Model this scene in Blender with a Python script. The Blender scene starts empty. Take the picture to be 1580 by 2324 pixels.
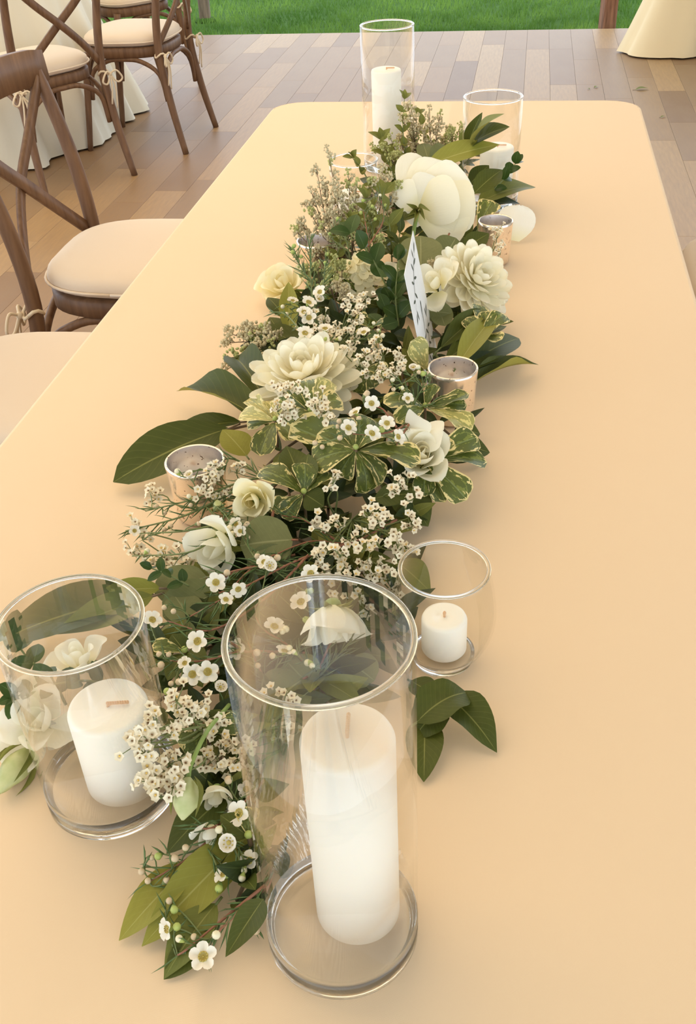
import bpy, math, random
from mathutils import Vector, Matrix, noise
R = math.radians
random.seed(11)
scn = bpy.context.scene
COL = scn.collection

# ------------------------------------------------------------------ camera
T = 0.75                                   # height of the table top
CAM = Vector((0.1733, -0.4393, 1.3827)); YAW, PITCH, ROLL, FOC = 0.1874, 0.6248, -0.0536, 2286.96
IW, IH = 1580, 2324
cF = Vector((-math.sin(YAW)*math.cos(PITCH), math.cos(YAW)*math.cos(PITCH), -math.sin(PITCH)))
_r = Vector((math.cos(YAW), math.sin(YAW), 0)); _u = _r.cross(cF)
cR = math.cos(ROLL)*_r + math.sin(ROLL)*_u
cU = -math.sin(ROLL)*_r + math.cos(ROLL)*_u
cT = -cF
cd = bpy.data.cameras.new('camera'); cam = bpy.data.objects.new('camera', cd); COL.objects.link(cam)
cam.matrix_world = Matrix(((cR.x, cU.x, cT.x, CAM.x), (cR.y, cU.y, cT.y, CAM.y), (cR.z, cU.z, cT.z, CAM.z), (0, 0, 0, 1)))
cd.sensor_fit = 'VERTICAL'; cd.sensor_height = 36.0; cd.lens = FOC/IH*36.0
cd.clip_start = 0.01; cd.clip_end = 200
scn.camera = cam

# ------------------------------------------------------------------ light
wd = bpy.data.worlds.new('overcast_sky'); scn.world = wd; wd.use_nodes = True
bg = wd.node_tree.nodes['Background']
bg.inputs[0].default_value = (0.76, 0.87, 1.0, 1); bg.inputs[1].default_value = 2.35
def area(name, loc, rot, sx, sy, power, col):
    l = bpy.data.lights.new(name, 'AREA'); l.shape = 'RECTANGLE'; l.size = sx; l.size_y = sy
    l.energy = power; l.color = col
    o = bpy.data.objects.new(name, l); COL.objects.link(o); o.location = loc; o.rotation_euler = rot
    return o
area('tent_ceiling_light', (-1.7, 2.5, 3.05), (0, 0, 0), 4.0, 5.0, 90, (1.0, 0.77, 0.47))
scn.view_settings.view_transform = 'Standard'; scn.view_settings.look = 'None'
scn.view_settings.gamma = 1.0; scn.view_settings.use_curve_mapping = False
scn.view_settings.exposure = 0.28

def table_point(px, py, h):
    """ point of the place seen at a pixel, h metres above the table top """
    v = cF*FOC + cR*(px-IW/2) - cU*(py-IH/2)
    return CAM + v*((T+h-CAM.z)/v.z)
def A(p): return table_point(*p)
def mpp(P): return (P-CAM).dot(cF)/FOC       # metres per pixel at a point

# ------------------------------------------------------------------ material helpers
class NT:
    def __init__(s, name):
        s.m = bpy.data.materials.new(name); s.m.use_nodes = True; s.t = s.m.node_tree
        s.b = s.t.nodes['Principled BSDF']; s.out = s.t.nodes['Material Output']
    def n(s, kind, **kw):
        x = s.t.nodes.new(kind)
        for k, v in kw.items():
            if k.startswith('i_'): x.inputs[int(k[2:])].default_value = v
            else: setattr(x, k, v)
        return x
    def l(s, a, b): s.t.links.new(a, b)
    def math(s, op, a, b=None, clamp=False):
        x = s.n('ShaderNodeMath', operation=op, use_clamp=clamp)
        for i, v in enumerate((a, b)):
            if v is None: continue
            if isinstance(v, (int, float)): x.inputs[i].default_value = v
            else: s.l(v, x.inputs[i])
        return x.outputs[0]
    def mix(s, f, a, b):
        x = s.n('ShaderNodeMix', data_type='RGBA')
        for i, v in ((0, f), (6, a), (7, b)):
            if isinstance(v, tuple): x.inputs[i].default_value = (*v, 1) if len(v) == 3 else v
            elif isinstance(v, (int, float)): x.inputs[i].default_value = v
            else: s.l(v, x.inputs[i])
        return x.outputs[2]
    def noise(s, scale, detail=3, coord='Object', mapscale=None):
        tc = s.n('ShaderNodeTexCoord'); o = tc.outputs[coord]
        if mapscale:
            mp = s.n('ShaderNodeMapping'); mp.inputs[3].default_value = mapscale; s.l(o, mp.inputs[0]); o = mp.outputs[0]
        x = s.n('ShaderNodeTexNoise'); x.inputs['Scale'].default_value = scale; x.inputs['Detail'].default_value = detail
        s.l(o, x.inputs[0]); return x.outputs[0]
    def bump(s, h, strength, dist=0.002):
        b = s.n('ShaderNodeBump'); b.inputs[0].default_value = strength; b.inputs[1].default_value = dist
        s.l(h, b.inputs['Height']); s.l(b.outputs[0], s.b.inputs['Normal'])
    def rand(s): return s.n('ShaderNodeObjectInfo').outputs['Random']
    def base(s, v):
        if isinstance(v, tuple): s.b.inputs['Base Color'].default_value = (*v, 1)
        else: s.l(v, s.b.inputs['Base Color'])
    def set(s, rough=.5, metal=0, spec=.5, sss=0):
        s.b.inputs['Roughness'].default_value = rough; s.b.inputs['Metallic'].default_value = metal
        s.b.inputs['Specular IOR Level'].default_value = spec
        if sss:
            s.b.inputs['Subsurface Weight'].default_value = sss
            s.b.inputs['Subsurface Radius'].default_value = (1, .75, .5); s.b.inputs['Subsurface Scale'].default_value = .006
    def translucent(s, fac, col):
        tr = s.n('ShaderNodeBsdfTranslucent'); mx = s.n('ShaderNodeMixShader'); mx.inputs[0].default_value = fac
        if isinstance(col, tuple): tr.inputs[0].default_value = (*col, 1)
        else: s.l(col, tr.inputs[0])
        s.l(s.b.outputs[0], mx.inputs[1]); s.l(tr.outputs[0], mx.inputs[2]); s.l(mx.outputs[0], s.out.inputs[0])

M = {}
def plain(name, col, rough=.5, metal=0, spec=.5, var=0, sss=0):
    s = NT(name)
    if var:
        s.base(s.mix(s.noise(60, 3), tuple(c*(1-var) for c in col), tuple(min(1, c*(1+var)) for c in col)))
    else: s.base(col)
    s.set(rough, metal, spec, sss); M[name] = s.m
    return s
def leaf_mat(name, c1, c2, back, rib, rough=.38, ribw=.07, trans=.18):
    s = NT(name)
    uv = s.n('ShaderNodeUVMap'); sep = s.n('ShaderNodeSeparateXYZ'); s.l(uv.outputs[0], sep.inputs[0])
    e = s.math('ABSOLUTE', s.math('SUBTRACT', sep.outputs[0], .5))
    col = s.mix(s.rand(), c1, c2)
    col = s.mix(s.math('MULTIPLY', s.noise(9, 4, 'UV'), .5), col, tuple(c*.6 for c in c1))
    ribf = s.math('LESS_THAN', e, ribw*.25)
    # side veins slanting away from the midrib
    vein = s.math('SINE', s.math('MULTIPLY', s.math('SUBTRACT', sep.outputs[1], s.math('MULTIPLY', e, .5)), 70))
    veinf = s.math('MULTIPLY', s.math('GREATER_THAN', vein, .93), .10)
    top = s.mix(s.math('MAXIMUM', s.math('MULTIPLY', ribf, .7), veinf), col, rib)
    bk = s.mix(s.math('MAXIMUM', s.math('MULTIPLY', ribf, .8), veinf), back, tuple(min(1, c*1.25) for c in back))
    g = s.n('ShaderNodeNewGeometry')
    full = s.mix(g.outputs['Backfacing'], top, bk)
    s.base(full); s.set(rough, 0, .28); s.bump(vein, .04, .001)
    s.translucent(trans, full); M[name] = s.m
def variegated_mat(name, g1, g2, cream, rough=.35):
    s = NT(name)
    uv = s.n('ShaderNodeUVMap'); sep = s.n('ShaderNodeSeparateXYZ'); s.l(uv.outputs[0], sep.inputs[0])
    e = s.math('MULTIPLY', s.math('ABSOLUTE', s.math('SUBTRACT', sep.outputs[0], .5)), 2)
    tip = s.math('MULTIPLY', s.math('SUBTRACT', sep.outputs[1], .62), 2.4)
    edge = s.math('MAXIMUM', e, tip)
    nz = s.noise(3.6, 2.5, 'UV', (2.2, 1.5, 1)); rn = s.rand()
    nz2 = s.math('ADD', nz, s.math('MULTIPLY', rn, .14))
    f = s.math('GREATER_THAN', s.math('ADD', edge, s.math('MULTIPLY', nz2, 1.5)), 1.66)
    col = s.mix(rn, g1, g2)
    col = s.mix(s.math('GREATER_THAN', nz, .56), col, tuple(c*1.5 for c in g2))
    ribf = s.math('MULTIPLY', s.math('LESS_THAN', e, .045), .5)
    col = s.mix(ribf, col, (.30, .36, .14))
    full = s.mix(f, col, cream)
    s.base(full); s.set(rough); s.translucent(.15, full); M[name] = s.m
def petal_mat(name, c1, c2, base, trans=.3):
    s = NT(name)
    uv = s.n('ShaderNodeUVMap'); sep = s.n('ShaderNodeSeparateXYZ'); s.l(uv.outputs[0], sep.inputs[0])
    col = s.mix(s.rand(), c1, c2)
    f = s.math('SUBTRACT', 1, s.math('MULTIPLY', sep.outputs[1], 2.2), True)
    col = s.mix(f, col, base)
    s.base(col); s.set(.55, 0, .3)
    st = s.noise(5, 2, 'UV', (14, 1, 1)); s.bump(st, .25, .0015)
    s.translucent(trans, col); M[name] = s.m

leaf_mat('leaf_laurel', (.070, .088, .012), (.110, .122, .016), (.32, .31, .06), (.27, .27, .07), .5)
leaf_mat('leaf_pale', (.36, .335, .055), (.29, .295, .045), (.30, .32, .08), (.48, .45, .14), .5, trans=.25)
leaf_mat('leaf_olive', (.175, .19, .035), (.24, .24, .045), (.33, .32, .08), (.33, .33, .09), .52)
leaf_mat('leaf_boxwood', (.040, .078, .012), (.060, .105, .018), (.16, .22, .07), (.12, .19, .06), .36)
leaf_mat('leaf_eucalyptus', (.23, .24, .095), (.185, .205, .075), (.29, .30, .13), (.35, .35, .16), .6)
leaf_mat('leaf_dark', (.030, .046, .010), (.055, .075, .016), (.10, .12, .03), (.10, .12, .03), .5)
variegated_mat('leaf_variegated', (.085, .112, .016), (.135, .155, .026), (.80, .66, .28), .45)
variegated_mat('leaf_cream', (.38, .36, .10), (.52, .45, .16), (.82, .70, .32), .45)
petal_mat('petal_cream', (.98, .92, .70), (.98, .94, .78), (.93, .85, .46), .35)
petal_mat('petal_white', (.98, .93, .76), (.98, .95, .82), (.93, .88, .56), .35)
petal_mat('petal_yellow', (.97, .88, .56), (.98, .91, .64), (.88, .80, .36), .35)
petal_mat('petal_wax', (.94, .85, .68), (.96, .90, .76), (.85, .76, .5), .2)
petal_mat('petal_statice', (.88, .77, .54), (.94, .85, .64), (.70, .56, .33), .15)
plain('wax_center', (.52, .40, .09), .5, var=.3)
plain('bud_cream', (.80, .72, .48), .45, var=.12)
plain('bud_rosy', (.66, .50, .30), .5, var=.2)
plain('bud_green', (.42, .48, .12), .5, var=.2)
plain('statice_eye', (.20, .10, .03), .7)
plain('statice_yellow', (.80, .52, .10), .6)
plain('dry_seed', (.58, .49, .29), .9, var=.3)
plain('dry_seed_green', (.46, .46, .17), .8, var=.3)
plain('stem_green', (.17, .20, .06), .6, var=.2)
plain('stem_fresh', (.24, .34, .08), .5, var=.2)
plain('stem_red', (.30, .12, .06), .6, var=.25)
plain('stem_brown', (.17, .11, .055), .7, var=.25)
plain('needle', (.10, .16, .04), .5, var=.35)
plain('needle_grey', (.15, .19, .075), .55, var=.3)
plain('candle_wax', (.97, .905, .79), .45, spec=.35, sss=.12)
plain('wick', (.75, .45, .25), .8)
plain('card_paper', (.86, .84, .80), .7, var=.02)
plain('card_ink', (.06, .08, .05), .7)
plain('chair_cord', (.68, .55, .38), .9)

def cloth_mat(name, col, scale=900, strength=.15):
    s = NT(name)
    tc = s.n('ShaderNodeTexCoord')
    w1 = s.n('ShaderNodeTexWave', bands_direction='X'); w2 = s.n('ShaderNodeTexWave', bands_direction='Y')
    for w in (w1, w2):
        w.inputs['Scale'].default_value = scale; w.inputs['Distortion'].default_value = 1.5; s.l(tc.outputs['Object'], w.inputs[0])
    h = s.math('ADD', w1.outputs[1], w2.outputs[1])
    big = s.noise(2.2, 4)
    s.base(s.mix(big, tuple(c*.965 for c in col), col)); s.set(.85, 0, .15)
    s.b.inputs['Sheen Weight'].default_value = .12; s.b.inputs['Sheen Roughness'].default_value = .6
    s.bump(h, strength, .0004); M[name] = s.m
cloth_mat('linen_peach', (.84, .625, .395))
cloth_mat('linen_ivory', (.84, .68, .42))
cloth_mat('linen_white', (.74, .68, .54))
cloth_mat('cushion_cloth', (.76, .62, .47), 500, .3)
cloth_mat('tent_shade_cloth', (.80, .76, .68))

def wood(name, c1, c2, scale=14, rough=.5, stretch=(6, 6, .6)):
    s = NT(name)
    g = s.noise(scale, 6, 'Object', stretch)
    r = s.n('ShaderNodeValToRGB'); r.color_ramp.elements[0].color = (*c1, 1); r.color_ramp.elements[1].color = (*c2, 1)
    r.color_ramp.elements[0].position = .32; r.color_ramp.elements[1].position = .7
    s.l(g, r.inputs[0]); s.base(r.outputs[0]); s.set(rough, 0, .35); s.bump(g, .25, .002); M[name] = s.m
wood('chair_wood', (.125, .062, .030), (.205, .108, .052), 12)
wood('post_wood', (.16, .07, .04), (.36, .17, .10), 10, .7)
wood('post_wood_grey', (.13, .095, .07), (.30, .22, .16), 10, .8)
s = NT('deck_plank')
rn = s.rand()
ramp = s.n('ShaderNodeValToRGB'); cr = ramp.color_ramp
cr.elements[0].position = 0; cr.elements[0].color = (.19, .088, .030, 1)
cr.elements[1].position = 1; cr.elements[1].color = (.50, .305, .130, 1)
for p, c in ((.3, (.34, .182, .070, 1)), (.55, (.27, .152, .066, 1)), (.78, (.44, .25, .098, 1))):
    e_ = cr.elements.new(p); e_.color = c
s.l(rn, ramp.inputs[0])
gr = s.noise(9, 7, 'Object', (9, 1.1, 1)); bl = s.noise(3.5, 4, 'Object', (2.5, 1.2, 1))
col = s.mix(s.math('MULTIPLY', gr, .8), ramp.outputs[0], (.21, .13, .075))
col = s.mix(s.math('MULTIPLY', bl, .30), col, (.40, .28, .15))
s.base(col); s.set(.45, 0, .32); s.bump(gr, .10, .001); M['deck_plank'] = s.m
plain('deck_base', (.08, .055, .04), .9)
s = NT('lawn_soil'); s.base(s.mix(s.noise(14, 5), (.030, .070, .012), (.085, .16, .03))); s.set(.95, 0, .1); M['lawn_soil'] = s.m
s = NT('grass_blade')
c = s.mix(s.math('MULTIPLY', s.math('SUBTRACT', s.noise(1.6, 6), .3), 2.4, True), (.055, .15, .022), (.26, .42, .08)); s.base(c); s.set(.6, 0, .25); s.translucent(.35, c); M['grass_blade'] = s.m
def glass_wall():
    s = NT('glass_wall')
    s.t.nodes.remove(s.b)
    tr = s.n('ShaderNodeBsdfTransparent'); tr.inputs[0].default_value = (.978, .975, .962, 1)
    gl = s.n('ShaderNodeBsdfGlossy'); gl.inputs['Roughness'].default_value = .015; gl.inputs[0].default_value = (1, 1, 1, 1)
    lw = s.n('ShaderNodeLayerWeight'); lw.inputs[0].default_value = .5     # facing: 0 head on, 1 at grazing
    f = s.math('ADD', s.math('MULTIPLY', s.math('POWER', lw.outputs[1], 4), .62), .022, True)
    mx = s.n('ShaderNodeMixShader'); s.l(f, mx.inputs[0]); s.l(tr.outputs[0], mx.inputs[1]); s.l(gl.outputs[0], mx.inputs[2])
    s.l(mx.outputs[0], s.out.inputs[0]); M['glass_wall'] = s.m
glass_wall()
s = NT('glass_solid'); s.base((.97, .98, .96)); s.set(.01, 0, .5); s.b.inputs['Transmission Weight'].default_value = 1; s.b.inputs['IOR'].default_value = 1.45; M['glass_solid'] = s.m
tr = s.n('ShaderNodeBsdfTransparent'); tr.inputs[0].default_value = (.97, .97, .95, 1); mx = s.n('ShaderNodeMixShader'); mx.inputs[0].default_value = .12
s.l(s.b.outputs[0], mx.inputs[1]); s.l(tr.outputs[0], mx.inputs[2]); s.l(mx.outputs[0], s.out.inputs[0])
def mercury(name, col, dark):
    s = NT(name); n1 = s.noise(55, 5); n2 = s.noise(230, 3)
    f = s.math('GREATER_THAN', n2, .66); g = s.math('MULTIPLY', s.math('SUBTRACT', n1, .4), 1.6, True)
    s.base(s.mix(f, s.mix(g, col, tuple(c*.8 for c in col)), dark)); s.set(.2, .85, .5)
    r = s.math('ADD', s.math('MULTIPLY', n1, .25), .08); s.l(r, s.b.inputs['Roughness']); M[name] = s.m
mercury('mercury_outside', (.93, .80, .66), (.35, .26, .20))
mercury('mercury_inside', (.86, .82, .80), (.25, .19, .16))

# ------------------------------------------------------------------ mesh helpers
def mesh(name, vs, fs, mat, uv=None, smooth=True, fm=None, mats=None):
    me = bpy.data.meshes.new(name); me.from_pydata([tuple(v) for v in vs], [], fs); me.update()
    for m_ in (mats or [mat]): me.materials.append(M[m_])
    if smooth: me.polygons.foreach_set('use_smooth', [True]*len(me.polygons))
    if fm: me.polygons.foreach_set('material_index', fm)
    if uv:
        ul = me.uv_layers.new(name='UVMap')
        vi = [0]*len(me.loops); me.loops.foreach_get('vertex_index', vi)
        flat = []
        for i in vi: flat += uv[i]
        ul.data.foreach_set('uv', flat)
    return me
class MB:
    def __init__(s): s.v = []; s.f = []; s.m = []
    def add(s, vs, fs, mi=0):
        o = len(s.v); s.v += [Vector(v) for v in vs]; s.f += [tuple(i+o for i in f) for f in fs]; s.m += [mi]*len(fs)
    def tube(s, pts, rad, n=6, mi=0, cap=True):
        pts = [Vector(p) for p in pts]
        if not isinstance(rad, (list, tuple)): rad = [rad]*len(pts)
        vs = []; fs = []; ref = None
        for i, p in enumerate(pts):
            d = (pts[min(i+1, len(pts)-1)]-pts[max(i-1, 0)])
            if d.length < 1e-9: d = Vector((0, 0, 1))
            d.normalize()
            if ref is None: ref = Vector((0, 0, 1)) if abs(d.z) < .9 else Vector((1, 0, 0))
            a = d.cross(ref).normalized(); b = d.cross(a); ref = -b if False else ref - d*ref.dot(d)
            if ref.length < .05: ref = a.cross(d)
            for k in range(n):
                t = 2*math.pi*k/n; vs.append(p+(a*math.cos(t)+b*math.sin(t))*rad[i])
        for i in range(len(pts)-1):
            for k in range(n): fs.append((i*n+k, i*n+(k+1) % n, (i+1)*n+(k+1) % n, (i+1)*n+k))
        if cap: fs += [tuple(range(n-1, -1, -1)), tuple(range((len(pts)-1)*n, len(pts)*n))]
        s.add(vs, fs, mi)
    def box(s, c, sz, mat=None, mi=0):
        vs = [Vector((c[0]+sx*sz[0]/2, c[1]+sy*sz[1]/2, c[2]+sz_*sz[2]/2)) for sx in (-1, 1) for sy in (-1, 1) for sz_ in (-1, 1)]
        if mat: vs = [mat @ v for v in vs]
        s.add(vs, [(0, 1, 3, 2), (4, 6, 7, 5), (0, 4, 5, 1), (2, 3, 7, 6), (0, 2, 6, 4), (1, 5, 7, 3)], mi)
    def lathe(s, prof, n=48, mi=0, closed=True):
        vs = []; fs = []; m_ = len(prof)
        for k in range(n):
            t = 2*math.pi*k/n
            for r, z in prof: vs.append((r*math.cos(t), r*math.sin(t), z))
        for k in range(n):
            k2 = (k+1) % n
            for i in range(m_ if closed else m_-1):
                j = (i+1) % m_; fs.append((k*m_+i, k2*m_+i, k2*m_+j, k*m_+j))
        s.add(vs, fs, mi)
    def ball(s, c, r, mi=0, nu=7, nv=5, sc=(1, 1, 1), rot=None):
        vs = []; fs = []
        for i in range(nv+1):
            ph = math.pi*i/nv
            for k in range(nu):
                t = 2*math.pi*k/nu
                v = Vector((r*sc[0]*math.sin(ph)*math.cos(t), r*sc[1]*math.sin(ph)*math.sin(t), r*sc[2]*math.cos(ph)))
                if rot: v = rot @ v
                vs.append(Vector(c)+v)
        for i in range(nv):
            for k in range(nu): fs.append((i*nu+k, (i+1)*nu+k, (i+1)*nu+(k+1) % nu, i*nu+(k+1) % nu))
        s.add(vs, fs, mi)
    def mesh(s, name, *mats, smooth=True): return mesh(name, s.v, s.f, None, None, smooth, s.m, list(mats))

WORLD = {}
def link(name, data, Mw=None, parent=None):
    o = bpy.data.objects.new(name, data); COL.objects.link(o)
    Mw = Mw or Matrix()
    WORLD[o] = Mw
    if parent is not None:
        o.parent = parent; o.matrix_basis = WORLD[parent].inverted() @ Mw
    else: o.matrix_basis = Mw
    return o
def tag(o, label, cat, group=None, kind=None):
    if label: o['label'] = label
    if cat: o['category'] = cat
    if group: o['group'] = group
    if kind: o['kind'] = kind
    return o
def thing(name, label, cat, loc, group=None, rz=0):
    o = link(name, None, Matrix.Translation(Vector(loc)) @ Matrix.Rotation(rz, 4, 'Z'))
    o.empty_display_size = .02
    return tag(o, label, cat, group)
def part(name, me, parent, Mw=None): return link(name, me, Mw if Mw is not None else WORLD[parent].copy(), parent)
def wpart(name, mb, parent, *mats, smooth=True):
    """ mesh builder filled in world coordinates -> part of a thing """
    inv = WORLD[parent].inverted(); mb.v = [inv @ v for v in mb.v]
    return link(name, mb.mesh(name, *mats, smooth=smooth), WORLD[parent].copy(), parent)
def struct(name, me, parent=None):
    o = link(name, me, None, parent)
    if parent is None: o['kind'] = 'structure'
    return o
def frame(y, up):
    y = y.normalized(); x = y.cross(up)
    if x.length < 1e-4: x = y.cross(Vector((.3, 1, .1)))
    x.normalize(); z = x.cross(y)
    return x, y, z
def mat4(x, y, z, o): return Matrix(((x.x, y.x, z.x, o.x), (x.y, y.y, z.y, o.y), (x.z, y.z, z.z, o.z), (0, 0, 0, 1)))
def zframe(z, o, spin=0):
    x, zz, y = frame(z, cU if abs(z.normalized().dot(cU)) < .95 else cR)   # zz along z
    return mat4(x, zz.cross(x), zz, o) @ Matrix.Rotation(spin, 4, 'Z')
def bez(p, n=12):
    """ smooth curve through points (Catmull-Rom) """
    p = [Vector(q) for q in p]
    if len(p) == 2: return [p[0].lerp(p[1], i/n) for i in range(n+1)]
    q = [p[0]*2-p[1]]+p+[p[-1]*2-p[-2]]; out = []
    for i in range(1, len(q)-2):
        for k in range(n):
            t = k/n; a, b, c_, d = q[i-1], q[i], q[i+1], q[i+2]
            out.append(.5*((2*b)+(c_-a)*t+(2*a-5*b+4*c_-d)*t*t+(3*b-a-3*c_+d)*t**3))
    return out+[p[-1]]

# ------------------------------------------------------------------ the place: lawn, deck, unseen tent added for shade
g = MB(); g.box((0, 12, -.14), (40, 12, .1)); g.v = [v+Vector((0, 1.0, 0)) for v in g.v]
struct('ground', g.mesh('ground', 'lawn_soil', smooth=False))
vs = []; fs = []
for i in range(42000):
    y = 7.05+3.6*random.random()**1.5; x = random.uniform(-6.2, 2.9)
    h = random.uniform(.03, .075); a = random.uniform(0, 6.28); w = random.uniform(.003, .006); ln = random.uniform(-.03, .03)
    dx, dy = math.cos(a)*w, math.sin(a)*w; k = len(vs)
    vs += [(x-dx, y-dy, -.09), (x+dx, y+dy, -.09), (x+ln, y+ln*.6, -.09+h)]; fs.append((k, k+1, k+2))
o = link('lawn_grass', mesh('lawn_grass', vs, fs, 'grass_blade', smooth=False))
tag(o, 'short green mown grass beyond the edge of the wooden deck', 'grass', kind='stuff')
fl = MB(); fl.box((-.5, 1.5, -.035), (11, 11.0, .05)); floor = struct('floor', fl.mesh('floor', 'deck_base', smooth=False))
# planks run along the tables; where the camera sees the deck each plank is its own piece
PWID = .14; pm = {}
def plank_mesh(L):
    if L not in pm:
        b = MB(); w = PWID-.0010; l_ = L-.0010; c_ = .0005
        vs = [(sx*w/2, sy*l_/2, -.010) for sx in (-1, 1) for sy in (-1, 1)]+[(sx*(w/2), sy*(l_/2), -c_) for sx in (-1, 1) for sy in (-1, 1)]+[(sx*(w/2-c_), sy*(l_/2-c_), 0) for sx in (-1, 1) for sy in (-1, 1)]
        def ring(a, b_): return [(a, a+2, b_+2, b_), (a+2, a+3, b_+3, b_+2), (a+3, a+1, b_+1, b_+3), (a+1, a, b_, b_+1)]
        b.add(vs, ring(0, 4)+ring(4, 8)+[(8, 10, 11, 9)]); pm[L] = b.mesh('plank', 'deck_plank', smooth=False)
    return pm[L]
rp = random.Random(5); rest = MB(); npl = 0
x = -4.6
while x < 2.0:
    y = 7.0; first = True
    while y > .2:
        L = rp.choice((.9, .6, 1.2)) if not first else rp.choice((.3, .6, .45, .9))
        first = False; c_ = (x+PWID/2, y-L/2, 0)
        hidden = (c_[1] < 1.0) or (-.4 < c_[0] < .4 and c_[1] < 2.0) or (c_[0] < -2.0 and c_[1] < 2.6) or (c_[0] > .45 and c_[1] < 1.6) or (c_[0] < -3.6 and c_[1] < 5) or (c_[0] > 1.3 and c_[1] < 5)
        if hidden: rest.add([v.co+Vector(c_) for v in plank_mesh(L).vertices], [tuple(p.vertices) for p in plank_mesh(L).polygons])
        else:
            link('plank', plank_mesh(L), Matrix.Translation(c_), floor); npl += 1
        y -= L
    x += PWID
o = link('plank_field', rest.mesh('plank_field', 'deck_plank', smooth=False), None, floor); o['kind'] = 'stuff'
print('planks', npl)
# unseen tent: roof sized to block sky light, right side added for shade
def slab(name, c, sz, m_):
    b = MB(); b.box(c, sz); return struct(name, b.mesh(name, m_, smooth=False))
slab('tent_roof_shade', (-.5, -1.5, 3.25), (11, 16.0, .02), 'tent_shade_cloth')
slab('shade_wall_right', (4.9, 3.0, 1.62), (.02, 4.6, 3.2), 'tent_shade_cloth')

def post(label, loc, w, h, m_, rz=0):
    t = thing('wooden_post', label, 'post', loc, None, rz)
    b = MB(); c_ = .008
    pr = [(w/2, -w/2+c_), (w/2, w/2-c_), (w/2-c_, w/2), (-w/2+c_, w/2), (-w/2, w/2-c_), (-w/2, -w/2+c_), (-w/2+c_, -w/2), (w/2-c_, -w/2)]
    n = len(pr); zz = [0, .3, .9, 1.6, h-.01, h]; vs = []
    for i, z in enumerate(zz):
        k = .93 if i == len(zz)-1 else 1
        vs += [(px*k+.004*math.sin(3*z), py*k, z) for px, py in pr]
    fs = [(i*n+j, i*n+(j+1) % n, (i+1)*n+(j+1) % n, (i+1)*n+j) for i in range(len(zz)-1) for j in range(n)]+[tuple(range((len(zz)-1)*n, len(zz)*n)), tuple(range(n-1, -1, -1))]
    b.add(vs, fs); part('shaft', b.mesh('shaft', m_, smooth=False), t)
    b = MB(); b.lathe([(w*.9, -.005), (w*1.0, .0), (w*.8, .03), (.01, .035), (.01, -.005)], 10)
    part('earth_collar', b.mesh('earth_collar', 'lawn_soil'), t)
post('reddish square timber post standing in the grass beside the draped table', (.69, 7.22, -.09), .095, 2.3, 'post_wood', .3)
post('weathered grey-brown post standing in the grass behind the chairs', (-2.36, 8.0, -.09), .085, 2.3, 'post_wood_grey', .2)

# ------------------------------------------------------------------ tables and cloths
def outline(a0, a1, b0, b1, r, n=10):
    pts = []
    for cx, cy, s0 in ((a1-r, b1-r, 0), (a0+r, b1-r, 90), (a0+r, b0+r, 180), (a1-r, b0+r, 270)):
        for k in range(n+1):
            t = R(s0+90*k/n); pts.append((cx+r*math.cos(t), cy+r*math.sin(t)))
    out = []
    for i, p in enumerate(pts):             # subdivide the straight sides
        q = pts[(i+1) % len(pts)]; d = math.dist(p, q); m_ = max(1, int(d/.04))
        for k in range(m_): out.append((p[0]+(q[0]-p[0])*k/m_, p[1]+(q[1]-p[1])*k/m_))
    return out
def drape(ol, z, drop, mat_, waves, amp, flare, seed, crease=None, name='tablecloth'):
    """ cloth over a table top given by its outline, hanging in folds to z-drop """
    rs = random.Random(seed); n = len(ol)
    nr = []
    for i in range(n):
        p, q = ol[i-1], ol[(i+1) % n]; d = Vector((q[0]-p[0], q[1]-p[1])).normalized(); nr.append(Vector((d.y, -d.x)))
    per = [0]
    for i in range(n): per.append(per[-1]+math.dist(ol[i], ol[(i+1) % n]))
    prof = [(0, 0), (.003, -.0008), (.0058, -.003), (.0075, -.007), (.008, -.013)]
    vs = []; fs = []; ph = rs.uniform(0, 6)
    rings = prof+[(.008, -(.013+(drop-.013)*t)) for t in (.08, .2, .35, .5, .65, .8, .92, 1)]
    for off, dz in rings:
        t = max(0, (-dz-.013)/(drop-.013))
        for i in range(n):
            s_ = per[i]/per[n]*2*math.pi*waves
            wv = (math.sin(s_+ph)+.45*math.sin(2.3*s_+1.7*ph))*amp*t**.8
            o_ = off+wv+flare*t**1.1
            vs.append((ol[i][0]+nr[i].x*o_, ol[i][1]+nr[i].y*o_, z+dz))
    for j in range(len(rings)-1):
        for i in range(n): fs.append((j*n+i, (j+1)*n+i, (j+1)*n+(i+1) % n, j*n+(i+1) % n))
    if crease is None:
        cx = sum(p[0] for p in ol)/n; cy = sum(p[1] for p in ol)/n
        prev = list(range(n))
        for k in (.75, .4):
            st = len(vs); vs += [(cx+(p[0]-cx)*k, cy+(p[1]-cy)*k, z) for p in ol]
            fs += [(prev[i], prev[(i+1) % n], st+(i+1) % n, st+i) for i in range(n)]; prev = list(range(st, st+n))
        vs.append((cx, cy, z)); fs += [(prev[i], prev[(i+1) % n], len(vs)-1) for i in range(n)]
    return vs, fs
TA, TY0, TY1 = .431, -.31, 2.125
ol = outline(-TA, TA, TY0, TY1, .07)
vs, fs = drape(ol, T, T-.01, 'linen_peach', 16, .012, .012, 3, crease=0)
n = len(ol)
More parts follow.
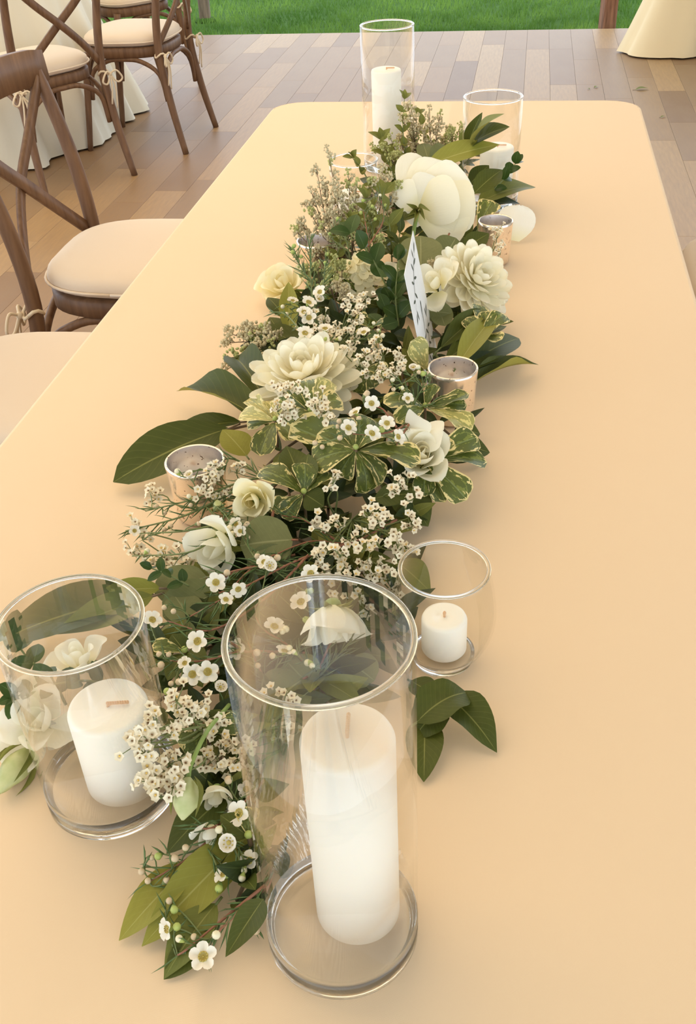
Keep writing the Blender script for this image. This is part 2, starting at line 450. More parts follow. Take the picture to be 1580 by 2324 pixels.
# top of the cloth: columns across, with the pressed fold along the middle standing up a little
xs = sorted({round(p[0], 5) for p in ol})
xs = [x for i, x in enumerate(xs) if i == 0 or x-xs[i-1] > 1e-4]
def yext(x):
    r_ = .07; e_ = abs(x)-(TA-r_)
    k = r_-math.sqrt(max(0, r_*r_-max(0, e_)**2)) if e_ > 0 else 0
    return TY0+k, TY1-k
cols = [-TA, -.428, -.42, -.405, -.385, -.361, -.3, -.2, -.1, -.03, -.012, -.004, 0, .004, .012, .03, .1, .2, .3, .361, .385, .405, .42, .428, TA]
st = len(vs); NR = 40
for x in cols:
    y0, y1 = yext(x)
    for k in range(NR+1):
        y = y0+(y1-y0)*k/NR
        z = .0042*max(0, 1-abs(x)/.03) + (.0006*noise.noise(Vector((x*4, y*4, 2))) if abs(x) < TA-.01 and 0 < k < NR else 0)
        vs.append((x, y, T+z if 0 < k < NR and abs(x) < TA-.001 else T))
for i in range(len(cols)-1):
    for k in range(NR): q = st+i*(NR+1)+k; fs.append((q, q+NR+1, q+NR+2, q+1))
o = link('tablecloth', mesh('tablecloth', vs, fs, 'linen_peach'))
tag(o, 'long peach-ivory cloth covering the rectangular table under the flower garland', 'tablecloth')
def table_rect(label, x0, x1, y0, y1, h):
    t = thing('banquet_table', label, 'table', ((x0+x1)/2, (y0+y1)/2, 0))
    b = MB(); b.box(((x0+x1)/2, (y0+y1)/2, h-.02), (x1-x0, y1-y0, .034)); wpart('tabletop', b, t, 'post_wood_grey', smooth=False)
    for sx in (x0+.12, x1-.12):
        for sy in (y0+.15, y1-.15):
            b = MB(); b.tube([(sx, sy, .0), (sx, sy, h-.037)], .016, 10); wpart('leg', b, t, 'post_wood_grey')
table_rect('long rectangular table hidden under the peach cloth and garland', -.42, .42, -.29, 2.11, T-.004)
# the round table behind the chairs
ctr = (-2.82, 4.66)
def circle(c_, r_, n=160): return [(c_[0]+r_*math.cos(2*math.pi*k/n), c_[1]+r_*math.sin(2*math.pi*k/n)) for k in range(n)]
vs, fs = drape(circle(ctr, .76, 200), .75, .74, 'linen_white', 17, .05, .24, 8)
LEGS = [(-1.88, 4.675), (-1.88, 4.265), (-1.964, 4.175), (-2.20, 3.84), (-2.35, 5.47), (-2.04, 5.20)]
def behind_legs(v):                          # the skirt is pushed in where chair legs stand against it
    x, y, z = v; dx, dy = x-ctr[0], y-ctr[1]; r_ = math.hypot(dx, dy)
    if r_ < .77: return v
    for lx, ly in LEGS:
        lr = math.hypot(lx-ctr[0], ly-ctr[1]); a = math.atan2(dy, dx)-math.atan2(ly-ctr[1], lx-ctr[0]); a = abs((a+math.pi) % (2*math.pi)-math.pi)
        k = max(0, 1-max(0, a-.03)/.12); k = k*k*(3-2*k); m_ = max(.775, lr-.028)
        if r_ > m_: q = r_+(m_-r_)*k; dx, dy = dx*q/r_, dy*q/r_; r_ = q
    return (ctr[0]+dx, ctr[1]+dy, z)
vs = [behind_legs(v) for v in vs]
tag(link('tablecloth', mesh('tablecloth', vs, fs, 'linen_white')), 'white floor-length cloth on the round table behind the wooden chairs', 'tablecloth')
t = thing('round_table', 'round table hidden under the white floor-length cloth', 'table', (*ctr, 0))
b = MB(); b.lathe([(.0, .712), (.74, .712), (.745, .73), (.74, .744), (0, .744)], 48, closed=False); part('tabletop', b.mesh('tabletop', 'post_wood_grey'), t)
b = MB(); b.lathe([(.30, .0), (.30, .03), (.05, .06), (.04, .66), (.16, .711), (0, .711)], 24, closed=False); part('pedestal', b.mesh('pedestal', 'post_wood_grey'), t)
vs, fs = drape(outline(.98, 2.75, 6.22, 6.88, .06), .75, .74, 'linen_ivory', 15, .045, .10, 21)
# the cloth flares out where its corner meets the deck
vs = [(x-.27*((.75-z)/.75)**1.2*max(0, 1-(x-.85)/.5)*max(0, 1-max(0, y-6.2)/.35)+.10*((.75-z)/.75)*min(1, max(0, y-6.3)/.3) if x < 1.3 else x, y-.05*((.75-z)/.75)*max(0, 1-(x-.8)/.4) if y < 6.4 else y, z) for x, y, z in vs]
tag(link('tablecloth', mesh('tablecloth', vs, fs, 'linen_ivory')), 'ivory cloth with a flared corner reaching the deck near the reddish post', 'tablecloth')
table_rect('table hidden under the ivory cloth near the lawn edge', 1.0, 2.73, 6.24, 6.86, .746)

# ------------------------------------------------------------------ cross-back chairs
def make_chair(label, loc, rz, group=None):
    t = thing('cross_back_chair', label, 'chair', (*loc, 0), group, rz)
    W = WORLD[t]
    def P(name, mb, *mats, smooth=True): return part(name, mb.mesh(name, *mats, smooth=smooth), t)
    k = 1.06
    def post(sx): return bez([(sx*.228, -.275, 0), (sx*.212, -.228, .22), (sx*.202, -.200, .44), (sx*.208, -.222, .66), (sx*.218, -.285, .90)], 6)
    for sx in (-1, 1):
        b = MB(); p = post(sx); b.tube(p, [.0145+.004*math.sin(math.pi*i/(len(p)-1)) for i in range(len(p))], 10); P('back_post', b, 'chair_wood')
        b = MB(); p = bez([(sx*.185, .165, .435), (sx*.192, .19, .25), (sx*.205, .222, 0)], 6); b.tube(p, [.019-.006*i/(len(p)-1) for i in range(len(p))], 10); P('leg', b, 'chair_wood')
    # seat ring: rounded trapezoid
    def ring(scale, n=40):
        o = []
        for i in range(n):
            a = 2*math.pi*i/n; ca, sa = math.cos(a), math.sin(a)
            rx = .205+.02*sa; e_ = .62
            o.append((math.copysign(abs(ca)**e_, ca)*rx*scale, math.copysign(abs(sa)**e_, sa)*.20*scale-.005))
        return o
    def layers(spec, n=40):
        vs = []; fs = []
        for sc, z in spec: vs += [(x, y, z) for x, y in ring(sc, n)]
        for j in range(len(spec)-1):
            for i in range(n): fs.append((j*n+i, j*n+(i+1) % n, (j+1)*n+(i+1) % n, (j+1)*n+i))
        vs += [(0, -.005, spec[0][1]), (0, -.005, spec[-1][1])]; q = len(vs)
        fs += [((i+1) % n, i, q-2) for i in range(n)]+[((len(spec)-1)*n+i, (len(spec)-1)*n+(i+1) % n, q-1) for i in range(n)]
        b = MB(); b.add(vs, fs); return b
    P('seat', layers([(.95, .412), (1.0, .417), (1.0, .452), (.97, .458)]), 'chair_wood')
    cu = part('cushion', layers([(.90, .459), (.99, .468), (1.02, .483), (1.0, .498), (.93, .510), (.75, .519), (.4, .523), (.15, .524)]).mesh('cushion', 'cushion_cloth'), t)
    b = MB(); p = [(x, y, .479) for x, y in ring(1.035, 40)]; b.tube(p+[p[0]], .0035, 6); part('piping', b.mesh('piping', 'cushion_cloth'), cu)
    # top rail, bowed
    b = MB(); n = 14; vs = []; fs = []
    for i in range(n+1):
        u = i/n*2-1; x = u*.235; y = -.272-.045*(1-u*u)*.9+.01
        hz = .034 if abs(u) < .93 else .030
        vs += [(x, y-.011, .865-hz+.006*(1-u*u)), (x, y+.011, .865-hz+.006*(1-u*u)), (x, y+.011-.006, .872+hz+.010*(1-u*u)), (x, y-.011-.006, .872+hz+.010*(1-u*u))]
    for i in range(n):
        for q in range(4): fs.append((i*4+q, i*4+(q+1) % 4, (i+1)*4+(q+1) % 4, (i+1)*4+q))
    fs += [(3, 2, 1, 0), (n*4, n*4+1, n*4+2, n*4+3)]
    b.add(vs, fs); P('top_rail', b, 'chair_wood')
    for sx in (-1, 1):                       # the crossed slats of the back
        p = bez([(sx*.205, -.268, .845), (sx*.10, -.272, .74), (0, -.262+sx*.006, .655), (-sx*.10, -.240, .57), (-sx*.195, -.205, .475)], 5)
        b = MB(); vs = []; fs = []
        for i, q in enumerate(p):
            d = (p[min(i+1, len(p)-1)]-p[max(0, i-1)]).normalized(); nn = Vector((0, -1, 0)); s_ = d.cross(nn).normalized()
            for a_, c_ in ((-1, -1), (1, -1), (1, 1), (-1, 1)): vs.append(q+s_*.0145*a_+nn*.0055*c_)
        for i in range(len(p)-1):
            for j in range(4): fs.append((i*4+j, i*4+(j+1) % 4, (i+1)*4+(j+1) % 4, (i+1)*4+j))
        fs += [(3, 2, 1, 0), tuple(len(vs)-4+j for j in range(4))]
        b.add(vs, fs); P('cross_slat', b, 'chair_wood')
    def arch(a, c, z=.23):                   # bentwood brace between two legs
        a, c = Vector(a), Vector(c); m_ = (a+c)/2
        b = MB(); p = bez([(a.x, a.y, z), a.lerp(c, .06)+Vector((0, 0, .345)), a.lerp(c, .28)+Vector((0, 0, .400)), m_+Vector((0, 0, .408)), a.lerp(c, .72)+Vector((0, 0, .400)), a.lerp(c, .94)+Vector((0, 0, .345)), (c.x, c.y, z)], 4)
        b.tube(p, .0105, 8); P('brace', b, 'chair_wood')
    for sx in (-1, 1): arch((sx*.198, -.208, 0), (sx*.182, .172, 0))
    arch((-.19, -.208, 0), (.19, -.208, 0)); arch((-.172, .178, 0), (.172, .178, 0))
    for sx in (-1, 1):                       # cords that tie the cushion to the posts
        b = MB(); c_ = Vector((sx*.204, -.205, .430))
        b.tube([c_+Vector((.023*math.cos(a), .023*math.sin(a), .01*math.sin(2*a))) for a in [2*math.pi*i/12 for i in range(13)]], .0045, 6)
        kn = c_+Vector((sx*.012, -.028, -.004)); b.ball(kn, .009)
        for d in (-1, 1):
            b.tube(bez([kn, kn+Vector((d*.025, -.012, .012)), kn+Vector((d*.05, -.014, -.022)), kn+Vector((d*.026, -.010, -.035)), kn], 5), .004, 6)
        b.tube(bez([kn, kn+Vector((-.008, -.012, -.05)), kn+Vector((-.016, -.004, -.12))], 5), .0035, 6)
        b.tube(bez([kn, kn+Vector((.010, -.012, -.05)), kn+Vector((.006, -.006, -.14))], 5), .0035, 6)
        P('cushion_tie', b, 'chair_cord')
    return t
make_chair('brown cross-back chair with pale cushion whose top rail is drawn up to the garland table', (-.715, 1.77), R(-90))
make_chair('cross-back chair with pale cushion next along the garland table, its back mostly hidden', (-.715, 1.12), R(-90))
make_chair('chair with pale cushion tucked under the opposite side of the garland table', (.735, 1.73), R(90))
make_chair('brown cross-back chair at the round table, its back nearest the lawn edge', (-1.66, 4.47), R(87))
make_chair('brown cross-back chair at the round table, turned with its crossed back towards the garland table', (-1.90, 3.88), R(55))
make_chair('cross-back chair on the lawn side of the round table, mostly hidden behind another chair', (-2.05, 5.50), R(138))

# ------------------------------------------------------------------ glass and candles
def mesh_part(name, t, mb, *mats, smooth=True): return part(name, mb.mesh(name, *mats, smooth=smooth), t)
def glass_cylinder(label, x, y, r, h, base=.021):
    t = thing('glass_cylinder', label, 'candle holder', (x, y, T+.0016))
    w = .0024
    b = MB(); b.lathe([(r, base+.001), (r, h-.001), (r-w, h-.001), (r-w, base+.001)], 96); mesh_part('wall', t, b, 'glass_wall')
    b = MB(); b.lathe([(r-w/2+.0019*math.cos(a), h+.0015*math.sin(a)) for a in [2*math.pi*i/10 for i in range(10)]], 96); mesh_part('rim', t, b, 'glass_solid')
    b = MB(); pr = [(0, .0), (r-.006, .0), (r-.002, .0015), (r, .005), (r, base), (r-w, base), (r-w-.0015, base-.004), (r-w-.005, .0128), (r-w-.011, .0112), (0, .0110)]
    b.lathe(pr, 96, closed=False); mesh_part('base', t, b, 'glass_solid')
    return t
def pillar_candle(label, x, y, r, h, z0, wick=.016, lean=(1, 0), taper=0):
    t = thing('pillar_candle', label, 'candle', (x, y, T+.0016+z0))
    H = h-z0
    b = MB(); b.lathe([(0, 0), (r*.9-taper, 0), (r-taper, .003), (r-taper*.5, H*.5), (r, H-.004), (r-.0012, H-.0012), (r-.004, H), (r*.3, H-.0008), (0, H-.0015)], 64, closed=False); mesh_part('wax_body', t, b, 'candle_wax')
    b = MB(); d = Vector((lean[0], lean[1], 0))
    p = [Vector((0, 0, H-.003)), Vector((0, 0, H))+d*.001]+[Vector((0, 0, H+.0015))+d*(wick*s_) for s_ in (.25, .5, .75, 1)]
    b.tube(p, .0011, 6)
    for i in range(9): b.ball(Vector((0, 0, H+.0018))+d*(wick*(i+.5)/9), .0014, 0, 6, 4)
    mesh_part('wick', t, b, 'wick')
    return t
ZB = .0112
glass_cylinder('tallest clear glass cylinder, standing beside the globe glass', .0825, -.0600, .0508, .2705)
pillar_candle('tall white pillar candle inside the tallest glass beside the globe glass', .0918, -.0495, .0282, .184, ZB, lean=(-.1, 1))
glass_cylinder('short wide clear glass cylinder holding a stubby white pillar candle', -.1147, .0360, .0508, .1755)
pillar_candle('stubby white pillar candle inside the short wide glass cylinder', -.1045, .0385, .0294, .0930, ZB, lean=(1, .2))
glass_cylinder('tall glass cylinder at the lawn end of the garland, candle inside', -.0905, 1.603, .0508, .264)
pillar_candle('tall ivory pillar candle in the tall glass at the lawn end', -.0921, 1.590, .0285, .190, ZB)
glass_cylinder('medium glass cylinder behind upright leaves beside the big white bloom', .1181, 1.390, .0508, .187)
pillar_candle('short ivory pillar candle in the medium glass behind upright leaves', .1281, 1.395, .0296, .103, ZB)
glass_cylinder('low glass cylinder half hidden by brown dried sprigs', -.1143, 1.302, .0425, .106)
pillar_candle('low white candle in the glass half hidden by brown dried sprigs', -.1180, 1.295, .027, .052, ZB)
# round globe glass
gx, gy = .1286, .2102
t = thing('globe_glass', 'round clear globe glass with a small white candle beside the garland', 'candle holder', (gx, gy, T+.0016))
op = [(.0275, .0105), (.036, .020), (.0425, .036), (.0448, .052), (.0435, .070), (.0405, .088), (.0378, .1015)]
def smoothp(p, n=5):
    q = bez([(a, 0, b_) for a, b_ in p], n); return [(v.x, v.z) for v in q]
oo = smoothp(op); b = MB(); b.lathe(oo+[(a-.0022, b_) for a, b_ in reversed(oo)], 80); mesh_part('bowl', t, b, 'glass_wall')
b = MB(); b.lathe([(.0368+.0019*math.cos(a), .1022+.0016*math.sin(a)) for a in [2*math.pi*i/10 for i in range(10)]], 80); mesh_part('rim', t, b, 'glass_solid')
b = MB(); b.lathe([(0, 0), (.022, 0), (.026, .002), (.0275, .006), (.0276, .0100), (.025, .0105), (.021, .0090), (.014, .0078), (0, .0075)], 80, closed=False); mesh_part('base', t, b, 'glass_solid')
pillar_candle('small white votive candle inside the round globe glass', gx+.0005, gy+.003, .0198, .0475, .0085, wick=.007, lean=(0, .3))
# mercury glass votives
def votive(label, clabel, x, y, r, h, seed):
    t = thing('mercury_votive', label, 'candle holder', (x, y, T+.0016), None, seed)
    ro = lambda z: r*(.86+.14*(z/h)**1.2)
    zz = [.0, .004, h*.25, h*.5, h*.75, h*.93, h]
    b = MB(); b.lathe([(0, 0.0), (ro(0)-.003, 0)]+[(ro(z), z) for z in zz[1:]]+[(ro(h)-.0012, h+.0012), (ro(h)-.0025, h+.0002)], 56, closed=False); mesh_part('shell', t, b, 'mercury_outside')
    b = MB(); b.lathe([(ro(h)-.0025, h+.0002)]+[(ro(z)-.0028, z) for z in reversed(zz[2:-1])]+[(ro(.01)-.003, .007), (0, .006)], 56, closed=False); mesh_part('lining', t, b, 'mercury_inside')
    pillar_candle(clabel, x, y, r*.78, h*.52, .0075, wick=.006, lean=(.3, .5))
votive('silvered votive cup beside a broad dark leaf, crossed by wax flower twigs', 'white votive candle in the silvered cup beside the broad dark leaf', -.1457, .4026, .0315, .0682, 0)
votive('silvered votive cup standing at the foot of the white table card', 'white votive candle in the silvered cup by the table card', .1061, .6268, .0300, .068, 1)
votive('silvered votive cup behind the dahlia and below the big white bloom', 'white votive candle in the silvered cup behind the dahlia', .1375, 1.120, .0275, .068, 2)
votive('silvered votive cup behind the needle sprigs beside brown dried sprigs', 'white votive candle in the silvered cup beside the dried sprigs', -.1339, 1.038, .0309, .063, 3)

# ------------------------------------------------------------------ table card
t = thing('table_card', 'white table card with printed leaf sprigs standing in the garland', 'card', (.0745, .735, T+.0016))
tn = Vector((.0433, .680, .912)); tf = Vector((.0388, .823, .912)); bn = Vector((.0757, .668, .7525)); bf = Vector((.0712, .811, .7525))
nrm = (tf-tn).cross(bn-tn).normalized()
if nrm.x < 0: nrm = -nrm
b = MB(); vs = []; fs = []
for s_ in (0, 1):
    for j in range(7):
        for i in range(5):
            u, v = i/4, j/6; p = bn.lerp(bf, u).lerp(tn.lerp(tf, u), v)+nrm*(.0006*s_+.004*math.sin(v*math.pi)*0)
            vs.append(p)
for s_ in (0, 1):
    for j in range(6):
        for i in range(4):
            q = s_*35+j*5+i; f = (q, q+1, q+6, q+5); fs.append(f if s_ else f[::-1])
edge = [j*5 for j in range(7)]+[30+i for i in range(1, 5)]+[j*5+4 for j in range(5, -1, -1)]+[i for i in range(3, 0, -1)]
fs += [(edge[i], edge[(i+1) % len(edge)], edge[(i+1) % len(edge)]+35, edge[i]+35) for i in range(len(edge))]
b.add(vs, fs); wpart('card_face', b, t, 'card_paper', smooth=False)
def cpt(u, v): return bn.lerp(bf, u).lerp(tn.lerp(tf, u), v)+nrm*.0011
def stroke(b, pts, w):                     # flat printed stroke on the card
    q = bez([cpt(*p) for p in pts], 5); n = len(q); vs = []
    for i, p in enumerate(q):
        d = (q[min(i+1, n-1)]-q[max(0, i-1)]).normalized(); s_ = d.cross(nrm); k = math.sin(math.pi*(i+.25)/(n-.5))
        vs += [p+s_*w*k, p-s_*w*k]
    b.add(vs, [(2*i, 2*i+1, 2*i+3, 2*i+2) for i in range(n-1)])
for flip in (0, 1):
    b = MB(); f = (lambda u, v: (u, v)) if not flip else (lambda u, v: (1-u, 1-v))
    stroke(b, [f(.78, .90), f(.55, .85), f(.34, .74), f(.22, .62)], .0008)
    for u, v, du, dv in ((.76, .90, .13, .05), (.66, .89, -.02, .08), (.60, .86, .16, .0), (.52, .84, -.06, .08), (.46, .80, .15, -.04), (.40, .78, -.10, .05), (.34, .73, .10, -.08), (.29, .69, -.12, .02), (.24, .63, .05, -.10), (.22, .61, -.08, -.06)):
        stroke(b, [f(u, v), f(u+du*.5, v+dv*.5), f(u+du, v+dv)], .0019)
    wpart('leaf_print', b, t, 'card_ink')
b = MB(); stroke(b, [(.42, .46), (.50, .53), (.56, .58), (.54, .50), (.50, .40), (.46, .33)], .0014); stroke(b, [(.38, .33), (.46, .325), (.56, .335)], .0011)
wpart('numeral_print', b, t, 'card_ink')

# ------------------------------------------------------------------ leaves, petals and small flowers (shared shapes)
def leaf_shape(name, mat, wf, arch=.12, fold=.25, wave=0, n=12, m_=3, twist=0):
    """ unit leaf: length 1 along +Y, width 1, upper side +Z """
    vs = []; uv = []; fs = []
    for i in range(n+1):
        t = i/n; w = wf(t)
        for j in range(-m_, m_+1):
            u = j/m_; x = .5*w*u
            z = arch*2.2*t*(1-t)+fold*abs(x)*(.35+.65*math.sin(math.pi*min(1, t+.05)))*.5+wave*math.sin(t*11+u*1.2)*abs(u)*w
            a = twist*t; vs.append((x*math.cos(a), t, z+x*math.sin(a))); uv.append((.5+u/2, t))
    k = 2*m_+1
    for i in range(n):
        for j in range(k-1): fs.append((i*k+j, i*k+j+1, (i+1)*k+j+1, (i+1)*k+j))
    return mesh(name, vs, fs, mat, uv)
ellip = lambda t: max(.012, math.sin(math.pi*t**.88)**.82*(1-.12*t))
pointed = lambda t: max(.012, math.sin(math.pi*t**.80)**.95)
obov = lambda t: max(.03, (t**.75*1.15)*math.sqrt(max(0, 1-max(0, (t-.62)/.38)**2.4))+.04*(1-t))
blunt = lambda t: max(.015, math.sin(math.pi*t**.95)**.62*(.80+.20*t))
roundl = lambda t: max(.03, math.sqrt(max(0, 1-(2*t-1)**2))*(1.0))
oval = lambda t: max(.03, math.sin(math.pi*t**.92)**.62)
LF = dict(
    laurel=leaf_shape('leaf', 'leaf_laurel', ellip, .10, .30), broad=leaf_shape('leaf', 'leaf_laurel', blunt, .10, .28), laurel2=leaf_shape('leaf', 'leaf_laurel', pointed, .18, .55, .03),
    pale=leaf_shape('leaf', 'leaf_pale', ellip, .08, .25), olive=leaf_shape('leaf', 'leaf_olive', pointed, .12, .3),
    dark=leaf_shape('leaf', 'leaf_dark', ellip, .12, .35, n=8, m_=2), dark2=leaf_shape('leaf', 'leaf_dark', pointed, .2, .5, n=8, m_=2),
    box=leaf_shape('leaf', 'leaf_boxwood', oval, .10, .30, n=8, m_=2), euca=leaf_shape('leaf', 'leaf_eucalyptus', roundl, .06, .12, .015),
    varieg=leaf_shape('leaf', 'leaf_variegated', obov, .16, .30, .025), varieg2=leaf_shape('leaf', 'leaf_variegated', obov, -.05, .55, .05, twist=.35),
    varieg3=leaf_shape('leaf', 'leaf_variegated', obov, .38, .20, .03), cream=leaf_shape('leaf', 'leaf_cream', obov, .15, .35, .035),
    sepal=leaf_shape('sepal', 'leaf_olive', pointed, .2, .4, n=6, m_=1), folded=leaf_shape('leaf', 'leaf_laurel', pointed, .10, 1.6),
    curl=leaf_shape('leaf', 'leaf_laurel', roundl, .30, .5, .05))
def put_leaf(parent, kind, b_, t_, w, up=None, roll=0, name='leaf'):
    d = t_-b_
    up = up or (Vector((0, 0, 1))*.45+cT*.65)
    x, y, z = frame(d, up)
    if roll:
        q = Matrix.Rotation(R(roll), 3, y); x = q @ x; z = q @ z
    return part(name, LF[kind], parent, mat4(x*w, d, z*d.length, b_))
def leafpx(parent, kind, b_, t_, wpx, roll=0, up=None):
    for i in range(14):                      # a leaf that would cut through a glass is held a little higher, before the glass
        P0, P1 = A(b_), A(t_); pts = [P0.lerp(P1, s_) for s_ in (.1, .25, .4, .55, .7, .85, 1)]
        if all((clear(q, .006)-q).xy.length < .0015 for q in pts): break
        b_ = (b_[0], b_[1], b_[2]+.007); t_ = (t_[0], t_[1], t_[2]+.010)
    B, Tt = clear(A(b_), .002), clear(A(t_), .004); k = min(1, max(0, ((b_[2]+t_[2])/2-.008)/.045))
    up = up or Vector((0, 0, 1))*(1-.7*k)+cT*(.15+.6*k)
    return put_leaf(parent, kind, B, Tt, (1.18+.3*(1-k))*wpx*mpp((B+Tt)/2), up, roll*(.35+.65*k))
def petal_shape(name, mat, wf, Rr=.55, span=.9, curl=.0, lip=.0, wave=0, n=9, m_=4):
    """ unit petal: height 1 along +Z from the base, outside +X, wrapped round the flower's axis """
    vs = []; uv = []; fs = []
    for i in range(n+1):
        v = 1-(1-i/n)**1.6; w = wf(v)
        for j in range(-m_, m_+1):
            u = j/m_; ph = u*w*span
            x = Rr*math.cos(ph)-Rr+.22*math.sin(math.pi*v*.9)+curl*v**2+lip*max(0, v-.7)**2*8+wave*math.sin(u*5+v*3)*v
            vs.append((x, Rr*math.sin(ph), v-lip*max(0, v-.75)**2*4)); uv.append((.5+u/2, v))
    k = 2*m_+1
    for i in range(n):
        for j in range(k-1): fs.append((i*k+j, i*k+j+1, (i+1)*k+j+1, (i+1)*k+j))
    return mesh(name, vs, fs, mat, uv)
pw = lambda v: max(.10, (.28+.72*math.sin(math.pi/2*min(1, v/.6)))*math.sqrt(max(0, 1-max(0, (v-.6)/.4)**2.2)))
dw = lambda v: max(.04, (.30+.70*math.sin(math.pi/2*min(1, v/.55)))*math.sqrt(max(0, 1-max(0, (v-.55)/.45)**1.6)))
PT = dict()
for c_ in ('cream', 'white', 'yellow'):
    mt = 'petal_'+c_
    PT[c_] = [petal_shape('petal', mt, pw, .55, 1.05, 0, .0), petal_shape('petal', mt, pw, .62, .95, .10, .35, .02), petal_shape('petal', mt, pw, .75, .75, .05, .25, .04)]
PT['dahlia'] = [petal_shape('petal', 'petal_cream', dw, .34, .80, .04, .0, 0, 8, 3), petal_shape('petal', 'petal_cream', dw, .50, .62, .06, .06, .012, 8, 3)]
FACE = (cT*.55+Vector((0, 0, 1))*.6).normalized()
def rose(name, label, cat, c, rpx, axis, n=16, op=.8, col='cream', seed=1, stem=None, calyx=True, core=.0):
    """ spiral of cupped petals about an axis; op = how far the outer ones open """
    rs = random.Random(seed); C0 = A(c); r = rpx*mpp(C0); ax = axis.normalized()
    t = thing(name, label, cat, C0-ax*r*.5)
    F = zframe(ax, C0-ax*r*.55)
    for k in range(n):
        s_ = (k+.6)/n; ang = k*2.39996+rs.uniform(-.15, .15)
        ti = R(2+op*80*s_**1.7+rs.uniform(-4, 4)); hgt = r*(.95+.35*s_)*rs.uniform(.94, 1.06); w = r*(.42+1.02*s_)
        me = PT[col][0 if s_ < .45 else (1 if rs.random() < .6 else 2)]
        Mw = F @ Matrix.Rotation(ang, 4, 'Z') @ Matrix.Translation((r*(.02+.30*s_), 0, 0)) @ Matrix.Rotation(ti, 4, 'Y') @ Matrix.Diagonal((w, w, hgt, 1))
        part('petal', me, t, Mw)
    if calyx:
        b = MB(); b.ball((0, 0, -r*.05), r*.26, 0, 10, 6, (1, 1, .8)); part('calyx', b.mesh('calyx', 'stem_fresh'), t, F)
        for k in range(5):
            a = k*1.2566+.3; d = (F.to_3x3() @ Vector((math.cos(a), math.sin(a), -.1)))
            put_leaf(t, 'sepal', F.translation-ax*r*.1, F.translation+d*r*.75, r*.28, ax, 0, 'sepal')
    if stem:
        b = MB(); p = bez([F.translation]+[A(q) for q in stem], 6); b.tube(p, .0022, 8); wpart('stem', b, t, 'stem_fresh')
    return t
def dahlia(label, c, rpx, axis, seed, rings, back=True):
    rs = random.Random(seed); C0 = A(c); r = rpx*mpp(C0); ax = axis.normalized()
    t = thing('dahlia', label, 'flower', C0-ax*r*.4); F = zframe(ax, C0-ax*r*.25)
    for q, (n, ti, ln, w) in enumerate(rings):
        for k in range(n):
            ang = 2*math.pi*(k+.5*(q % 2))/n+rs.uniform(-.12, .12)
            Mw = F @ Matrix.Rotation(ang, 4, 'Z') @ Matrix.Translation((r*.03*q, 0, r*.02*(len(rings)-q))) @ Matrix.Rotation(R(ti+rs.uniform(-6, 6)), 4, 'Y') @ Matrix.Rotation(rs.uniform(-.2, .2), 4, 'Z') @ Matrix.Diagonal((r*w, r*w, r*ln*rs.uniform(.92, 1.08), 1))
            part('petal', PT['dahlia'][0 if q < 3 else 1], t, Mw)
    b = MB(); b.ball((0, 0, -r*.05), r*.22, 0, 10, 6, (1, 1, .7)); part('calyx', b.mesh('calyx', 'stem_fresh'), t, F)
    b = MB(); e_ = F.translation-ax*r*.5; e_.z = max(T+.008, e_.z-.02); b.tube([F.translation, F.translation-ax*r*.25, e_], .0025, 7); wpart('stem', b, t, 'stem_fresh')
    return t
# wax flower: five round petals about a shallow cup
def flat_uv(me, v=.8):
    ul = me.uv_layers.new(name='UVMap')
    for l_ in ul.data: l_.uv = (.5, v)
    return me
def wax_petal_shape():
    b = MB(); ring = []
    for i in range(10):
        t = 2*math.pi*i/10; x = .35+.22*math.cos(t); y = .245*math.sin(t); ring.append((x, y, .10+.05*math.cos(t)+.10*((y/.2)**2)+.12*max(0, x-.4)))
    b.add([(.36, 0, .07)]+ring, [(0, i+1, (i+1) % 10+1) for i in range(10)], 0)
    return flat_uv(b.mesh('petal', 'petal_wax'))
def wax_center_shape():
    b = MB(); prof = [(.03, -.30), (.10, -.22), (.17, -.05), (.21, .10), (.18, .12), (.14, .05), (0, .04)]
    b.lathe(prof[:4], 10, 1, closed=False); b.lathe(prof[3:], 10, 0, closed=False)
    for k in range(10):
        a = 2*math.pi*k/10; b.ball((.165*math.cos(a), .165*math.sin(a), .135), .035, 0, 5, 3)
    b.ball((0, 0, .07), .045, 0, 5, 3)
    return b.mesh('flower', 'wax_center', 'bud_green')
WAXP = wax_petal_shape(); WAX = wax_center_shape()
def wax_cup():                               # half open flower seen as a round cup
    b = MB(); prof = [(.03, -.34), (.12, -.25), (.24, -.08), (.36, .10), (.40, .22), (.36, .24), (.27, .12), (.16, .04), (0, .02)]
    b.lathe(prof[:5], 12, 0, closed=False); b.lathe(prof[4:], 12, 0, closed=False)
    b.ball((0, 0, .06), .11, 1, 6, 4)
    for k in range(8):
        a = 2*math.pi*k/8; b.ball((.2*math.cos(a), .2*math.sin(a), .12), .04, 1, 5, 3)
    me = b.mesh('flower', 'petal_wax', 'wax_center')
    ul = me.uv_layers.new(name='UVMap')
    for l_ in ul.data: l_.uv = (.5, .8)
    return me
WAXC = wax_cup()
def bud_shape(m1, m2):
    b = MB(); b.ball((0, 0, .5), .5, 0, 9, 6, (1, 1, .95)); b.lathe([(.05, -.35), (.22, -.15), (.42, .22), (.46, .36), (.40, .30), (.1, 0)], 9, 1, closed=False)
    return b.mesh('bud', m1, m2)
BUDS = [bud_shape('bud_cream', 'bud_green'), bud_shape('bud_rosy', 'stem_green'), bud_shape('bud_green', 'stem_fresh')]
